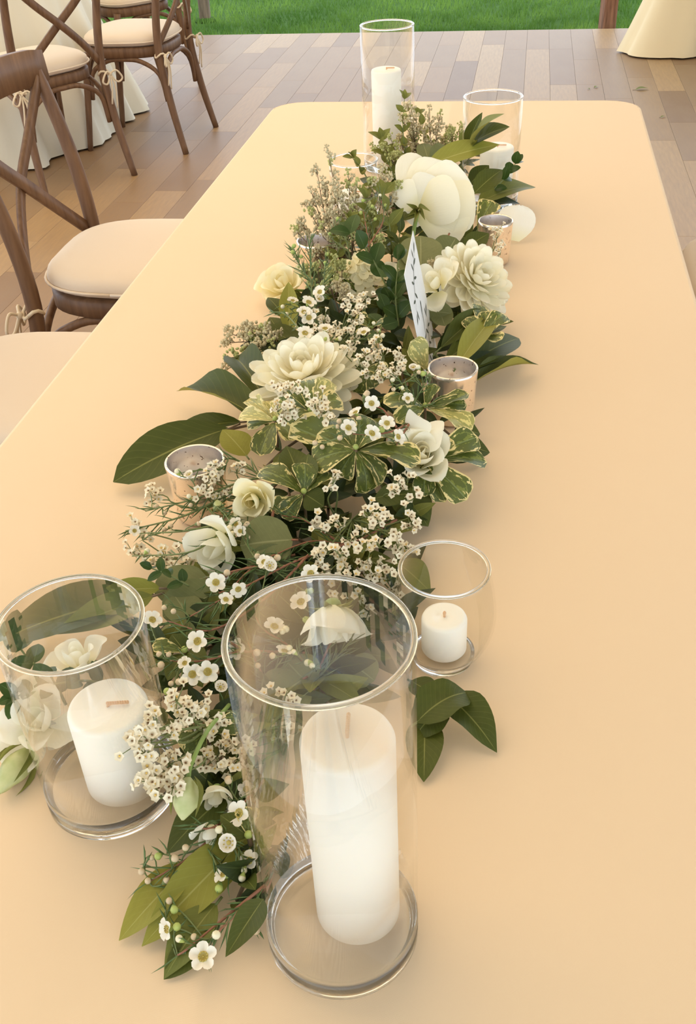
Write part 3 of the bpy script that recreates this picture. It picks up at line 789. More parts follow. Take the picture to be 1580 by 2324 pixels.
def statice_shape(eye):
    b = MB(); n = 5; vs = [(0, 0, -.15)]
    for k in range(2*n):
        a = math.pi*k/n; r_ = .5 if k % 2 == 0 else .385; vs.append((r_*math.cos(a), r_*math.sin(a), .20 if k % 2 == 0 else .12))
    b.add(vs, [(0, 1+k, 1+(k+1) % (2*n)) for k in range(2*n)], 0)
    b.lathe([(.06, -.75), (.13, -.3), (.20, .02)], 7, 0, closed=False); b.ball((0, 0, -.03), .105, 1, 6, 4)
    me = b.mesh('floret', 'petal_statice', eye)
    ul = me.uv_layers.new(name='UVMap')
    for l_ in ul.data: l_.uv = (.5, .75)
    return me
STAT = [statice_shape('statice_eye'), statice_shape('statice_eye'), statice_shape('statice_yellow')]
def seed_shape(mt, seed):
    b = MB(); rs = random.Random(seed)
    for i in range(16):
        p = Vector((rs.gauss(0, .26), rs.gauss(0, .26), rs.uniform(-.45, .5))); b.ball(p, rs.uniform(.11, .19), 0, 6, 4, (1, 1, rs.uniform(.8, 1.4)))
        if i % 2 == 0: b.tube([p, p+p.normalized()*.28+Vector((0, 0, .1))], [.05, .01], 4)
    b.tube([(0, 0, -.7), (0, 0, .2)], .05, 5); return b.mesh('seed_cluster', mt)
SEED = [seed_shape('dry_seed', 1), seed_shape('dry_seed', 2), seed_shape('dry_seed', 3)]; SEEDG = [seed_shape('dry_seed_green', 4), seed_shape('dry_seed_green', 5)]
VESS = [(.0825, -.06, .0525, .27), (-.1147, .036, .0525, .176), (gx, gy, .047, .103), (-.1457, .4026, .033, .068), (.1061, .6268, .0315, .068),
        (.1375, 1.12, .029, .068), (-.1339, 1.038, .0325, .063), (-.1143, 1.302, .044, .106), (-.0905, 1.603, .0525, .264), (.1181, 1.39, .0525, .187)]
def clear(P, pad=.004):
    """ keep foliage outside the glasses it lies against """
    for vx, vy, vr, vh in VESS:
        d = Vector((P.x-vx, P.y-vy)); q = vr+pad
        if d.length < q and P.z < T+vh+.004:
            d = d.normalized()*q if d.length > 1e-5 else Vector((-q, 0)); P = Vector((vx+d.x, vy+d.y, P.z))
    P = P.copy(); P.z = max(P.z, T+.0035); return P
def rnd_dir(rs): return Vector((rs.gauss(0, 1), rs.gauss(0, 1), rs.gauss(0, 1))).normalized()
def needles(b, pts, rs, step=.0045, ln=.02, w=.0006, spread=.75):
    acc = 0
    for i in range(len(pts)-1):
        p, q = pts[i], pts[i+1]; L = (q-p).length; d = (q-p).normalized() if L > 1e-9 else Vector((0, 0, 1)); acc += L
        while acc > step:
            acc -= step; s_ = p.lerp(q, rs.random()); o_ = rnd_dir(rs); o_ = (o_-d*o_.dot(d)).normalized()
            dr = (d+o_*spread*rs.uniform(.6, 1.3)).normalized(); e_ = clear(s_+dr*ln*rs.uniform(.6, 1.15), .001); sd = dr.cross(rnd_dir(rs)).normalized()*w
            up = dr.cross(sd).normalized()*w; m_ = s_.lerp(e_, .55)+up*1.5
            b.add([s_-sd, s_+sd, s_+up, m_-sd*1.2, m_+sd*1.2, m_+up*1.2, e_], [(0, 1, 4, 3), (1, 2, 5, 4), (2, 0, 3, 5), (3, 4, 6), (4, 5, 6), (5, 3, 6)])
def wax_sprig(label, stems, flowers=(), buds=(), seed=1, ndl=.005, nln=.02, size=.0135, red=True, group=None, mat_n='needle', name='wax_flower_sprig'):
    rs = random.Random(seed); lines = [[clear(A(q), .002) for q in st] for st in stems]
    t = thing(name, label, 'flower sprig', lines[0][0], group)
    b = MB(); nb = MB(); allp = []
    for li in lines:
        p = [clear(q, .0015) for q in bez(li, 8)]; b.tube(p, [.0014-.0008*i/(len(p)-1) for i in range(len(p))], 6); allp += p
        if ndl: needles(nb, p, rs, ndl, nln)
    def pedicel(Pf, back):
        near = min(allp, key=lambda q: (q-(Pf-back*.012)).length); m_ = near.lerp(Pf, .5)-back*.004
        c_ = [clear(q, .001) for q in bez([near, m_, Pf-back*.002], 4)]
        b.tube(c_, .0006, 5, 1)
        if ndl: needles(nb, c_, rs, ndl*1.6, nln*.7)
    for f in flowers:
        px, py, h = f[:3]; k = f[3] if len(f) > 3 else 1; P = clear(A((px, py, h)), .007)
        d = (FACE+rnd_dir(rs)*.45).normalized()
        if len(f) > 4: d = (cR*f[4][0]+cU*f[4][1]+cT*f[4][2]).normalized()
        s_ = size*k*1.12; me = WAXC if rs.random() < .18 else WAX
        Mf = zframe(d, P, rs.uniform(0, 6)) @ Matrix.Scale(s_, 4); fo = part('flower', me, t, Mf); pedicel(P-d*s_*.3, d)
        if me is WAX:
            for q in range(5): part('petal', WAXP, fo, Mf @ Matrix.Rotation(2*math.pi*q/5, 4, 'Z'))
    for f in buds:
        px, py, h = f[:3]; P = clear(A((px, py, h)), .004); d = (FACE*.6+rnd_dir(rs)*.8).normalized(); s_ = size*.40*rs.uniform(.85, 1.2)
        part('bud', BUDS[f[3] if len(f) > 3 else rs.choice((0, 0, 1, 1, 2))], t, zframe(d, P) @ Matrix.Scale(s_, 4)); pedicel(P, d)
    wpart('stem', b, t, 'stem_red' if red else 'stem_green', 'stem_green')
    if nb.v: wpart('needle_leaves', nb, t, mat_n)['kind'] = 'stuff'
    return t
def statice(label, base, clusters, seed, per=9, size=.0078, spread=.0088, group=None, h=.07):
    rs = random.Random(seed); B = clear(A(base)); t = thing('statice_sprig', label, 'flower sprig', B, group); b = MB()
    for c_ in clusters:
        hh = c_[2] if len(c_) > 2 else h; P0 = clear(A((c_[0], c_[1], hh)), .012)
        ax = (P0-B).normalized(); side = rnd_dir(rs)
        p = [clear(q, .002) for q in bez([B, B.lerp(P0, .55)+Vector((0, 0, -.006))+rnd_dir(rs)*.008, P0-Vector((0, 0, .006))], 5)]
        b.tube(p, [.0011-.0005*i/(len(p)-1) for i in range(len(p))], 5)
        dirn = (ax*.6+cR*rs.uniform(-.8, .8)+cU*rs.uniform(-.5, .6)).normalized()
        for i in range(per):
            off = dirn*rs.uniform(-1.25, 1.25)*spread+rnd_dir(rs)*spread*.62
            P = clear(P0+off, .005); d = (FACE*.9+(P-P0).normalized()*.75+rnd_dir(rs)*.3).normalized()
            part('floret', rs.choice(STAT), t, zframe(d, P, rs.uniform(0, 6)) @ Matrix.Scale(size*rs.uniform(.85, 1.15), 4))
            b.tube([P-d*size*.5, P0-Vector((0, 0, .005))], .0004, 4)
    wpart('stem', b, t, 'stem_green')
    return t
def dried(label, base, tips, seed, nper=6, size=.012, green=False, group=None, ndl=0):
    rs = random.Random(seed); B = clear(A(base)); t = thing('dried_flower_sprig', label, 'flower sprig', B, group); b = MB(); nb = MB()
    for tp in tips:
        P1 = clear(A(tp), .006); p = [clear(q, .002) for q in bez([B, B.lerp(P1, .5)+rnd_dir(rs)*.008, P1], 6)]; b.tube(p, [.0011-.0006*i/(len(p)-1) for i in range(len(p))], 5)
        if ndl: needles(nb, p[:len(p)//2+2], rs, ndl, .016)
        for i in range(nper):
            s_ = 1-.62*(i/nper)**1.1; q = p[int(s_*(len(p)-1))]
            o_ = rnd_dir(rs); o_.z = abs(o_.z)*.6
            e_ = clear(q+o_*.014*(.35+1.1*(1-s_))+Vector((0, 0, .004)), .005) if i else q
            d = ((e_-q)+Vector((0, 0, .008))+(P1-B).normalized()*.006).normalized()
            b.tube([q, e_], .0005, 4)
            part('seed_cluster', rs.choice(SEEDG if green or rs.random() < .15 else SEED), t, zframe(d, e_, rs.uniform(0, 6)) @ Matrix.Scale(size*rs.uniform(.75, 1.2), 4))
    wpart('stem', b, t, 'stem_brown')
    if nb.v: wpart('needle_leaves', nb, t, 'needle_grey')['kind'] = 'stuff'
    return t
def rosette(label, c, leaves, seed, kind=None, down=.03, group=None, name='variegated_sprig'):
    """ whorl of leaves about the tip of a stem; leaves = (tip x, tip y, tip height, width px[, kind, roll]) """
    rs = random.Random(seed); C0 = A(c); t = thing(name, label, 'leaf sprig', C0-Vector((0, 0, min(down, C0.z-T-.003))), group)
    for l_ in leaves:
        kd = l_[4] if len(l_) > 4 and l_[4] else (kind or rs.choice(('varieg', 'varieg', 'varieg2', 'varieg3')))
        Tt = A(l_[:3]); w = 1.3*l_[3]*mpp(Tt); out = (Tt-C0); b_ = C0+out*.06
        put_leaf(t, kd, b_, clear(Tt, .003), w, FACE*.8+Vector((0, 0, .5))+rnd_dir(rs)*.22, l_[5] if len(l_) > 5 else rs.uniform(-18, 18))
    b = MB(); b.tube(bez([C0+Vector((0, 0, .003)), C0-Vector((0, 0, down*.5)), clear(C0-Vector((0, 0, down))+cU*-.004)], 4), .0016, 7); b.ball(C0+Vector((0, 0, .003)), .0032, 1, 7, 5)
    wpart('stem', b, t, 'stem_brown', 'bud_green')
    return t
def broad(label, leaves, name='broad_leaf_sprig', stem=None, group=None, cat='leaf sprig', mstem='stem_green', srad=.0016):
    """ a short stem with its broad leaves: leaf = (kind, base, tip, width px, roll) """
    p = A(leaves[0][1]); t = thing(name, label, cat, clear(p), group); b = MB()
    for l_ in leaves:
        leafpx(t, l_[0], l_[1], l_[2], l_[3], l_[4] if len(l_) > 4 else 0, l_[5] if len(l_) > 5 else None)
        B, Tt = A(l_[1]), A(l_[2]); b.tube([B-(Tt-B)*.10-Vector((0, 0, .001)), B+(Tt-B)*.03], .0011, 6)
    if stem: b.tube([clear(q, .002) for q in bez([A(q) for q in stem], 6)], srad, 7)
    wpart('stem', b, t, mstem)
    return t
def pairs(label, pts, wpx, lpx, seed, kind='box', n=6, group=None, name='boxwood_sprig', mstem='stem_green', opp=True):
    """ stem with small leaves in pairs """
    rs = random.Random(seed); P = [A(q) for q in pts]; t = thing(name, label, 'leaf sprig', clear(P[0]), group); b = MB()
    p = [clear(q, .002) for q in bez(P, 10)]; b.tube(p, [.0013-.0006*i/(len(p)-1) for i in range(len(p))], 6); wpart('stem', b, t, mstem)
    for i in range(n):
        s_ = .18+.82*i/(n-1); q = p[min(len(p)-1, int(s_*(len(p)-1)))]; d = (p[min(len(p)-1, int(s_*(len(p)-1))+1)]-p[max(0, int(s_*(len(p)-1))-1)]).normalized()
        k = mpp(q); ca = Matrix.Rotation(rs.uniform(-.5, .5)+(1.1 if i % 2 else 0), 3, d)
        sd = ca @ d.cross(FACE).normalized()
        for sg in ((-1, 1) if opp else (1 if i % 2 else -1,)):
            dr = (d*.75+sd*sg+Vector((0, 0, .15))).normalized(); e_ = clear(q+dr*lpx*k*rs.uniform(.85, 1.1), .003)
            put_leaf(t, kind, q, e_, wpx*k*rs.uniform(.9, 1.1), FACE+rnd_dir(rs)*.3)
    e_ = clear(p[-1]+(p[-1]-p[-2]).normalized()*lpx*mpp(p[-1])*.8, .003); put_leaf(t, kind, p[-1], e_, wpx*.8*mpp(p[-1]), FACE)
    return t
# ------------------------------------------------------------------ low filler foliage along the garland
ROWS = [(1960, 545, 600), (1880, 490, 590), (1820, 450, 570), (1740, 430, 560), (1660, 420, 600), (1600, 400, 700), (1540, 400, 800), (1480, 390, 860), (1420, 380, 860),
        (1360, 400, 860), (1300, 420, 880), (1240, 500, 900), (1180, 570, 915), (1120, 600, 930), (1060, 610, 960), (1000, 600, 1020), (940, 620, 1030), (880, 630, 970), (820, 640, 950),
        (760, 650, 1060), (700, 660, 1100), (640, 690, 1110), (580, 720, 1090), (520, 740, 1080), (470, 790, 1080), (420, 850, 1100), (380, 870, 1100), (345, 880, 1060)]
rf = random.Random(77); USED = set()
LANDMARKS = [(680, 830, 'the round dahlia'), (1080, 630, 'the shaggy dahlia'), (955, 720, 'the card'), (990, 440, 'the big bloom'), (1030, 850, 'the cup by the card'), (1130, 520, 'the cup behind the dahlia'),
    (440, 1060, 'the cup by the broad leaf'), (570, 1138, 'the half open rose'), (488, 1245, 'the side-lying white rose'), (820, 1240, 'the big statice spray'), (960, 1030, 'the ranunculus'), (808, 1000, 'the large variegated tuft'),
    (820, 630, 'the hydrangea'), (640, 640, 'the yellow rose'), (720, 545, 'the cup by the dried sprigs'), (770, 400, 'the tallest dried sprig'), (1120, 300, 'the medium glass'), (870, 300, 'the lawn-end tall glass'),
    (1010, 1420, 'the globe glass'), (700, 1600, 'the tallest glass'), (770, 1400, 'the rose in the tallest glass'), (240, 1550, 'the short glass'), (428, 1800, 'the hanging bud'), (480, 1850, 'the low lisianthus'), (450, 1480, 'the open wax blossoms'),
    (600, 1240, 'the round eucalyptus leaf'), (400, 1340, 'the grey-green round leaves'), (400, 1640, 'the statice before the candle'), (520, 2000, 'the pale tip leaves'), (845, 740, 'the small variegated tuft'), (870, 620, 'the boxwood twigs'), (1100, 770, 'the dark leaf fan'), (826, 840, 'the dark whorl')]
for i, (py, x0, x1) in enumerate(ROWS):
    nn = max(1, round((x1-x0)/(125 if py > 850 else 95)))
    for q in range(nn):
        px = x0+(x1-x0)*(q+rf.uniform(.25, .75))/nn
        C0 = clear(A((px, py, .02)), .012); k = .5 if py > 1800 else (.75 if py > 1560 else 1)
        near = sorted(LANDMARKS, key=lambda m_: math.dist(m_[:2], (px, py)))
        for q0, q1 in ((0, 1), (0, 2), (1, 2), (0, 3), (1, 3), (2, 3), (0, 4)):
            lb = 'dark low leaf sprig between '+near[q0][2]+' and '+near[q1][2]
            if lb not in USED: break
        USED.add(lb)
        t = thing('leaf_sprig', lb, 'leaf sprig', (C0.x, C0.y, T+.004), 'low filler foliage in the garland')
        ax = Vector((rf.uniform(-.6, .6), rf.uniform(-1, 1), 0)).normalized(); b = MB()
        p = [clear(C0+ax*s_*.05*k+Vector((0, 0, -.012+.012*(1-s_*s_))), .003) for s_ in (-1, -.5, 0, .5, 1)]; b.tube(p, .0016, 6); wpart('stem', b, t, 'stem_brown')
        for j in range(9):
            s_ = p[j % 5]; a = rf.uniform(0, 6.28); el = rf.uniform(-.1, .75); L = rf.uniform(.032, .055)*(.4+.6*k)
            d = Vector((math.cos(a)*math.cos(el), math.sin(a)*math.cos(el), math.sin(el))); e_ = s_+d*L; e_.z = min(max(e_.z, T+.006), T+.06)
            # stay within the body of the garland
            e2 = clear(e_, .004)
            if (e2-s_).length > .018: put_leaf(t, rf.choice(('dark', 'dark', 'dark2', 'olive', 'laurel')), s_, e2, L*rf.uniform(.34, .5), None, rf.uniform(-40, 40))

# ------------------------------------------------------------------ broad leaves round the garland
V = Vector
broad('long broad dark green leaf reaching out behind the silvered cup', [('broad', (520, 972, .034), (257, 1094, .016), 104, -8), ('laurel', (548, 958, .030), (372, 992, .016), 46, 12)], stem=[(640, 950, .030), (580, 962, .030), (520, 975, .030)], mstem='stem_brown')
broad('dark pointed leaf beside the cream dahlia, above the broad leaf', [('laurel2', (610, 968, .035), (400, 888, .022), 62, 15)])
broad('dark leaf drooping between the dahlia and the dried brown twigs', [('laurel2', (600, 905, .04), (527, 812, .025), 62, 0), ('dark', (640, 800, .04), (545, 785, .03), 44, 0)])
broad('narrow folded leaf lying on the cloth beyond the silvered cup by the card', [('laurel2', (1060, 880, .018), (1223, 828, .012), 26, -20)])
broad('fan of long dark leaves beside the card, one leaf pale', [('broad', (1030, 850, .035), (1178, 768, .022), 66, 10), ('laurel', (1010, 820, .04), (1150, 740, .04), 44, -12), ('pale', (1040, 828, .055), (1128, 712, .06), 52, -10),
      ('laurel2', (1000, 790, .045), (1110, 705, .06), 42, 0), ('dark', (1020, 860, .03), (1165, 812, .018), 40, 0), ('dark', (990, 800, .04), (1060, 735, .05), 36, 20)], stem=[(1040, 880, .02), (1020, 845, .03), (985, 800, .03)])
rosette('variegated leaf tuft behind the fan of dark leaves beside the card', (1090, 770, .05), [(1148, 715, .07, 42), (1110, 705, .075, 38), (1140, 770, .06, 40), (1060, 720, .07, 36), (1085, 690, .07, 34)], 41)
broad('huge grey-green leaf lying behind the short glass cylinder', [('broad', (352, 1350, .035), (2, 1452, .022), 118, 20), ('olive', (350, 1352, .042), (120, 1440, .030), 58, -15), ('pale', (365, 1335, .045), (225, 1345, .040), 44, 0)], stem=[(470, 1300, .035), (410, 1330, .038), (352, 1350, .035)], mstem='stem_brown')
broad('pale-backed leaf pointing to the cloth at the garland tip', [('pale', (440, 1955, .020), (270, 2135, .005), 72, 12)])
broad('long pale leaf with a light midrib beside the tallest glass', [('pale', (572, 1890, .026), (322, 2148, .006), 86, -10)])
broad('green leaf pointing straight at the cloth at the garland tip', [('olive', (492, 2050, .018), (372, 2222, .004), 66, 10), ('laurel', (470, 2120, .012), (372, 2224, .003), 50, -30)])
broad('small dark leaf beside the foot of the tallest glass', [('laurel', (598, 2040, .020), (512, 2172, .005), 58, 5), ('dark', (600, 2000, .026), (540, 2120, .010), 44, 0)])
broad('dark leaf under the closed lisianthus bud', [('laurel', (520, 1800, .030), (378, 1938, .010), 74, 15)])
broad('pointed dark leaf lying on the cloth in front of the globe glass', [('laurel2', (1010, 1575, .018), (1128, 1708, .004), 66, -8)], stem=[(955, 1600, .012), (985, 1585, .016), (1010, 1575, .018)], mstem='stem_red')
broad('bright green curled leaf in front of the globe glass', [('curl', (945, 1640, .020), (1060, 1572, .024), 76, -15), ('curl', (1010, 1610, .018), (945, 1668, .010), 62, 10)])
broad('dark narrow leaf hugging the side of the tallest glass', [('laurel', (965, 1625, .012), (962, 1775, .004), 62, 0)])
broad('dark leaf tucked under the foot of the globe glass', [('laurel', (932, 1545, .008), (1000, 1592, .006), 46, 0)])
broad('toothed green leaf showing through the globe glass', [('olive', (900, 1275, .030), (978, 1345, .016), 56, 10)])
broad('pale olive leaf held up beyond the big white bloom', [('pale', (965, 378, .09), (1134, 328, .118), 56, -12), ('euca', (975, 375, .085), (960, 325, .10), 36, 0), ('euca', (985, 378, .08), (1010, 330, .10), 44, 20)])
broad('upright grey-green leaf pair against the medium glass cylinder', [('olive', (1070, 328, .10), (1145, 258, .155), 36, -15), ('laurel', (1070, 330, .10), (1157, 288, .14), 44, 10), ('laurel', (1060, 335, .095), (1095, 255, .15), 30, 0), ('olive', (1050, 335, .09), (1075, 290, .12), 34, 0)], stem=[(1040, 420, .03), (1062, 370, .07), (1070, 330, .10)])
broad('broad green leaf pointing away from the big white bloom', [('olive', (1085, 462, .045), (1216, 425, .035), 52, -10), ('laurel', (1075, 440, .05), (1140, 385, .06), 46, 0), ('dark', (1090, 470, .03), (1180, 462, .02), 30, 0), ('laurel', (1065, 420, .06), (1110, 375, .08), 36, 0)])
broad('pale upright leaf beside the white statice and hydrangea', [('pale', (658, 762, .035), (655, 640, .075), 40, 0), ('laurel', (645, 720, .035), (608, 675, .05), 42, 20), ('laurel', (640, 765, .03), (612, 720, .045), 40, 0)])
broad('wide dark leaves behind the dried brown twigs', [('laurel', (690, 770, .035), (560, 772, .03), 54, 0), ('laurel', (680, 790, .03), (590, 740, .04), 46, 20), ('dark', (700, 800, .035), (600, 800, .03), 50, 0)])
broad('butter-yellow leaf standing at the foot of the card', [('cream', (968, 838, .045), (932, 775, .085), 62, 0, FACE), ('olive', (958, 845, .04), (912, 790, .075), 40, -25)])
broad('dark leaf pair peeping out beside the white ranunculus', [('laurel', (1030, 1010, .035), (1112, 1027, .020), 50, 10), ('laurel', (1040, 975, .04), (1090, 985, .03), 46, 0)])
broad('dark angular leaves hanging below the variegated tuft near the globe glass', [('laurel', (900, 1100, .04), (972, 1195, .012), 74, 0), ('dark', (880, 1080, .04), (975, 1110, .02), 60, 0), ('laurel', (850, 1130, .05), (945, 1120, .06), 46, 0)])
broad('single small yellow-green leaf tipped against the silvered cup', [('pale', (560, 1035, .03), (505, 975, .045), 62, 20, FACE)])
broad('round grey-green leaves at the foot of the wax flower twigs', [('euca', (470, 1310, .04), (350, 1345, .038), 78, 10), ('euca', (500, 1345, .035), (370, 1400, .03), 92, -10), ('euca', (440, 1420, .03), (395, 1350, .04), 70, 25)], name='eucalyptus_sprig', mstem='stem_red', stem=[(640, 1250, .05), (560, 1290, .045), (470, 1320, .04)])
broad('large round eucalyptus leaf below the half open cream rose', [('euca', (665, 1225, .055), (545, 1238, .055), 112, 0, FACE), ('euca', (660, 1260, .045), (560, 1292, .040), 66, -20)], name='eucalyptus_sprig', mstem='stem_red', stem=[(632, 1130, .05), (618, 1180, .055), (640, 1230, .05)])
broad('round eucalyptus leaf seen through the tallest glass', [('euca', (690, 1540, .035), (610, 1600, .03), 100, 10, FACE), ('euca', (705, 1560, .03), (650, 1500, .04), 84, 0), ('euca', (790, 1500, .03), (850, 1545, .02), 66, 0)], name='eucalyptus_sprig', mstem='stem_red', stem=[(720, 1600, .02), (700, 1540, .03), (690, 1480, .04)])
broad('round eucalyptus leaf standing behind the top of the card', [('euca', (955, 615, .06), (955, 535, .085), 84, 0, FACE), ('euca', (1000, 600, .05), (1035, 540, .07), 66, 10), ('euca', (930, 640, .05), (925, 580, .07), 46, 0)], name='eucalyptus_sprig', mstem='stem_red', stem=[(1010, 640, .04), (1000, 580, .06), (1020, 530, .07)])
broad('round grey leaf between the card and the shaggy dahlia', [('euca', (955, 705, .055), (1028, 712, .05), 44, 0), ('euca', (990, 690, .05), (1010, 740, .045), 46, 0)], name='eucalyptus_sprig')
broad('dark leaves under the big white bloom', [('laurel', (1000, 540, .03), (1090, 545, .03), 46, 0), ('dark', (960, 545, .04), (1050, 560, .04), 50, 0), ('varieg', (1085, 520, .045), (1118, 455, .075), 50, 0, FACE), ('laurel', (1050, 570, .03), (1110, 530, .03), 42, 0)])

# ------------------------------------------------------------------ variegated tufts
rosette('large variegated leaf tuft in the middle of the garland below the wax flowers', (808, 1020, .085), [(660, 965, .085, 66), (708, 1050, .075, 78), (770, 1080, .060, 60), (955, 1050, .080, 84), (905, 990, .09, 56), (845, 950, .095, 58), (760, 950, .09, 56), (870, 1095, .05, 60), (830, 1120, .045, 54), (720, 985, .09, 50)], 5)
rosette('variegated leaf tuft at the garland edge between the cup and the globe', (965, 1045, .055), [(1106, 1050, .045, 52), (1085, 992, .06, 58), (1060, 1135, .030, 64), (1010, 1140, .028, 48), (963, 1128, .035, 46), (1030, 1000, .07, 46), (985, 990, .075, 36)], 6, kind='varieg')
rosette('variegated leaf tuft with creamy leaves under the round dahlia', (705, 935, .085), [(630, 900, .09, 44), (660, 870, .10, 40), (700, 860, .105, 38), (748, 862, .10, 44, 'cream'), (778, 912, .09, 60), (750, 960, .08, 44), (690, 985, .07, 40, 'cream'), (650, 950, .08, 46)], 7)
rosette('dark whorl of green leaves beside the round dahlia', (826, 838, .07), [(775, 870, .055, 58, 'varieg3'), (800, 890, .05, 52, 'varieg3'), (850, 880, .055, 48), (880, 850, .065, 46), (870, 805, .075, 42, 'laurel'), (815, 800, .08, 40, 'laurel'), (780, 830, .07, 48, 'laurel'), (845, 800, .08, 34, 'laurel')], 8)
rosette('cream and green leaves curling below the round dahlia', (625, 955, .06), [(545, 940, .055, 36, 'cream'), (565, 905, .055, 34, 'cream'), (590, 1035, .05, 52), (640, 905, .075, 44, 'cream'), (668, 1000, .06, 40), (560, 960, .045, 34, 'varieg2'), (610, 910, .07, 36, 'cream')], 9)
rosette('glossy variegated leaves above the half open cream rose', (690, 1120, .06), [(590, 1066, .075, 66), (650, 1012, .075, 60, 'laurel'), (700, 1030, .08, 56, 'laurel'), (745, 1070, .07, 50), (640, 1175, .05, 42, 'varieg2'), (615, 1160, .055, 36, 'varieg2'), (735, 1150, .05, 50, 'laurel'), (690, 1050, .08, 52, 'varieg3')], 10)
rosette('pale yellow variegated leaves crossing in front of the silvered cup by the card', (965, 925, .075), [(1072, 975, .065, 62, 'cream'), (1065, 893, .085, 44), (990, 872, .095, 34), (900, 960, .085, 44), (905, 905, .09, 58), (870, 915, .09, 56, 'varieg'), (1060, 920, .075, 46, 'varieg')], 12)
rosette('small variegated tuft between statice and the boxwood twig', (845, 745, .08), [(835, 720, .10, 36), (870, 730, .09, 30), (815, 760, .08, 30), (850, 780, .07, 32), (810, 715, .09, 28)], 13)
rosette('variegated leaves between the short and tallest glasses', (420, 1480, .05), [(345, 1465, .06, 36), (390, 1440, .06, 44, 'laurel'), (470, 1500, .05, 44, 'laurel'), (380, 1545, .045, 44, 'laurel'), (460, 1560, .04, 46, 'laurel'), (430, 1410, .06, 44, 'laurel')], 14)
rosette('variegated leaves under the statice between the short and tallest glasses', (470, 1660, .045), [(405, 1690, .045, 50), (430, 1720, .04, 46), (530, 1690, .04, 48, 'laurel'), (500, 1610, .055, 46, 'laurel'), (440, 1610, .055, 44, 'laurel'), (545, 1640, .045, 46)], 15)
rosette('dark leaves at the root of the wax flower twigs at the tip', (565, 1900, .035), [(500, 1850, .045, 52, 'laurel'), (560, 1830, .045, 48, 'varieg'), (470, 1900, .03, 44, 'olive')], 16, name='broad_leaf_sprig')
rosette('dark leaves at the heart of the garland behind the tallest glass', (700, 1420, .03), [(600, 1400, .04, 64, 'laurel'), (640, 1480, .03, 60, 'dark'), (780, 1470, .03, 60, 'dark'), (840, 1420, .03, 58, 'laurel'), (820, 1350, .045, 54, 'laurel'), (620, 1340, .05, 56, 'laurel'), (870, 1500, .02, 52, 'olive')], 17, name='broad_leaf_sprig')

# ------------------------------------------------------------------ boxwood and small-leaved twigs
pairs('boxwood twig arching over the cream hydrangea', [(905, 705, .04), (870, 635, .09), (840, 580, .12), (795, 530, .14)], 34, 50, 3, n=5)
pairs('boxwood twig standing against the edge of the card', [(905, 740, .04), (898, 670, .08), (905, 590, .12)], 34, 46, 4, n=4)
pairs('boxwood twig low between the card and the white statice', [(860, 760, .05), (880, 700, .06), (900, 665, .07)], 32, 44, 5, n=4)
pairs('boxwood twig seen through the short glass rim', [(150, 1600, .03), (120, 1545, .045), (60, 1490, .055), (28, 1440, .06)], 42, 58, 6, n=5)
pairs('small boxwood twig poking past the rim of the short glass', [(260, 1560, .03), (190, 1545, .045), (95, 1560, .05), (40, 1580, .05)], 34, 56, 7, n=5)
pairs('small green twig beside the huge grey-green leaf', [(430, 1330, .05), (385, 1305, .06), (345, 1290, .06)], 22, 36, 8, n=4)
pairs('fine grey-green twig in front of the low glass cylinder', [(850, 440, .06), (825, 390, .10), (800, 358, .13)], 16, 28, 9, kind='olive', n=4, name='leafy_twig')
pairs('green twig in front of the medium glass cylinder', [(1110, 440, .05), (1145, 405, .07), (1170, 372, .09)], 22, 34, 10, kind='box', n=4)
pairs('light green leafy twig beside the big white bloom', [(890, 600, .03), (885, 520, .09), (870, 440, .13)], 26, 48, 11, kind='olive', n=5, name='leafy_twig')
pairs('light green leafy twig behind the boxwood twig', [(850, 600, .03), (845, 520, .09), (830, 450, .13)], 18, 40, 12, kind='olive', n=6, name='leafy_twig')
pairs('upright leafy twig in front of the tall glass at the lawn end', [(925, 380, .05), (915, 300, .12), (918, 225, .17)], 16, 28, 13, kind='olive', n=6, name='leafy_twig')
pairs('dark leafy twig at the foot of the tall glass at the lawn end', [(900, 410, .03), (878, 360, .07), (868, 318, .10)], 22, 36, 14, kind='olive', n=5, name='leafy_twig')
pairs('yellow-green leafy twig among the dried sprigs behind the bloom', [(985, 370, .04), (965, 310, .09), (950, 260, .12)], 16, 28, 15, kind='olive', n=5, name='leafy_twig')
pairs('dark leafy twig between the big bloom and the medium glass', [(1040, 420, .04), (1070, 370, .07), (1090, 335, .08)], 24, 38, 16, kind='laurel', n=4, name='leafy_twig')
pairs('soft leafy twig under the dried sprigs by the low glass', [(760, 620, .03), (770, 560, .07), (790, 500, .11)], 16, 34, 17, kind='olive', n=6, name='leafy_twig')
pairs('leafy twig behind the silvered cup among dried sprigs', [(930, 640, .04), (905, 560, .07), (915, 500, .09)], 22, 40, 18, kind='laurel', n=5, name='leafy_twig')

# ------------------------------------------------------------------ large flowers
t = thing('lisianthus', 'big open white bloom seen from behind, green calyx towards the card', 'flower', A((948, 478, .085)))
for (tx, ty, th), w, rl, k in (((928, 350, .16), 62, 0, 0), ((1005, 366, .15), 92, 0, 2), ((1062, 395, .135), 96, 10, 1), ((1085, 462, .10), 100, 0, 2), ((1068, 515, .07), 96, -6, 2), ((1012, 400, .13), 84, 0, 1), ((1040, 440, .12), 92, 0, 0), ((906, 418, .13), 56, 20, 0), ((925, 500, .075), 44, 0, 1), ((1045, 505, .075), 80, 0, 1), ((985, 395, .14), 66, 0, 1)):
    B, Tt = A((950, 474, .095)), A((tx, ty, th)); d = Tt-B; away = (-cT*.55+V((.35, .5, .25)))
    x, y, z = frame(d, cT)                     # z faces the camera: back of the petal
    w_ = w*mpp(Tt)*1.15
    part('petal', PT['cream' if k != 1 else 'white'][k], t, mat4(z*w_*.38, x*w_*1.12, d*1.02, B))
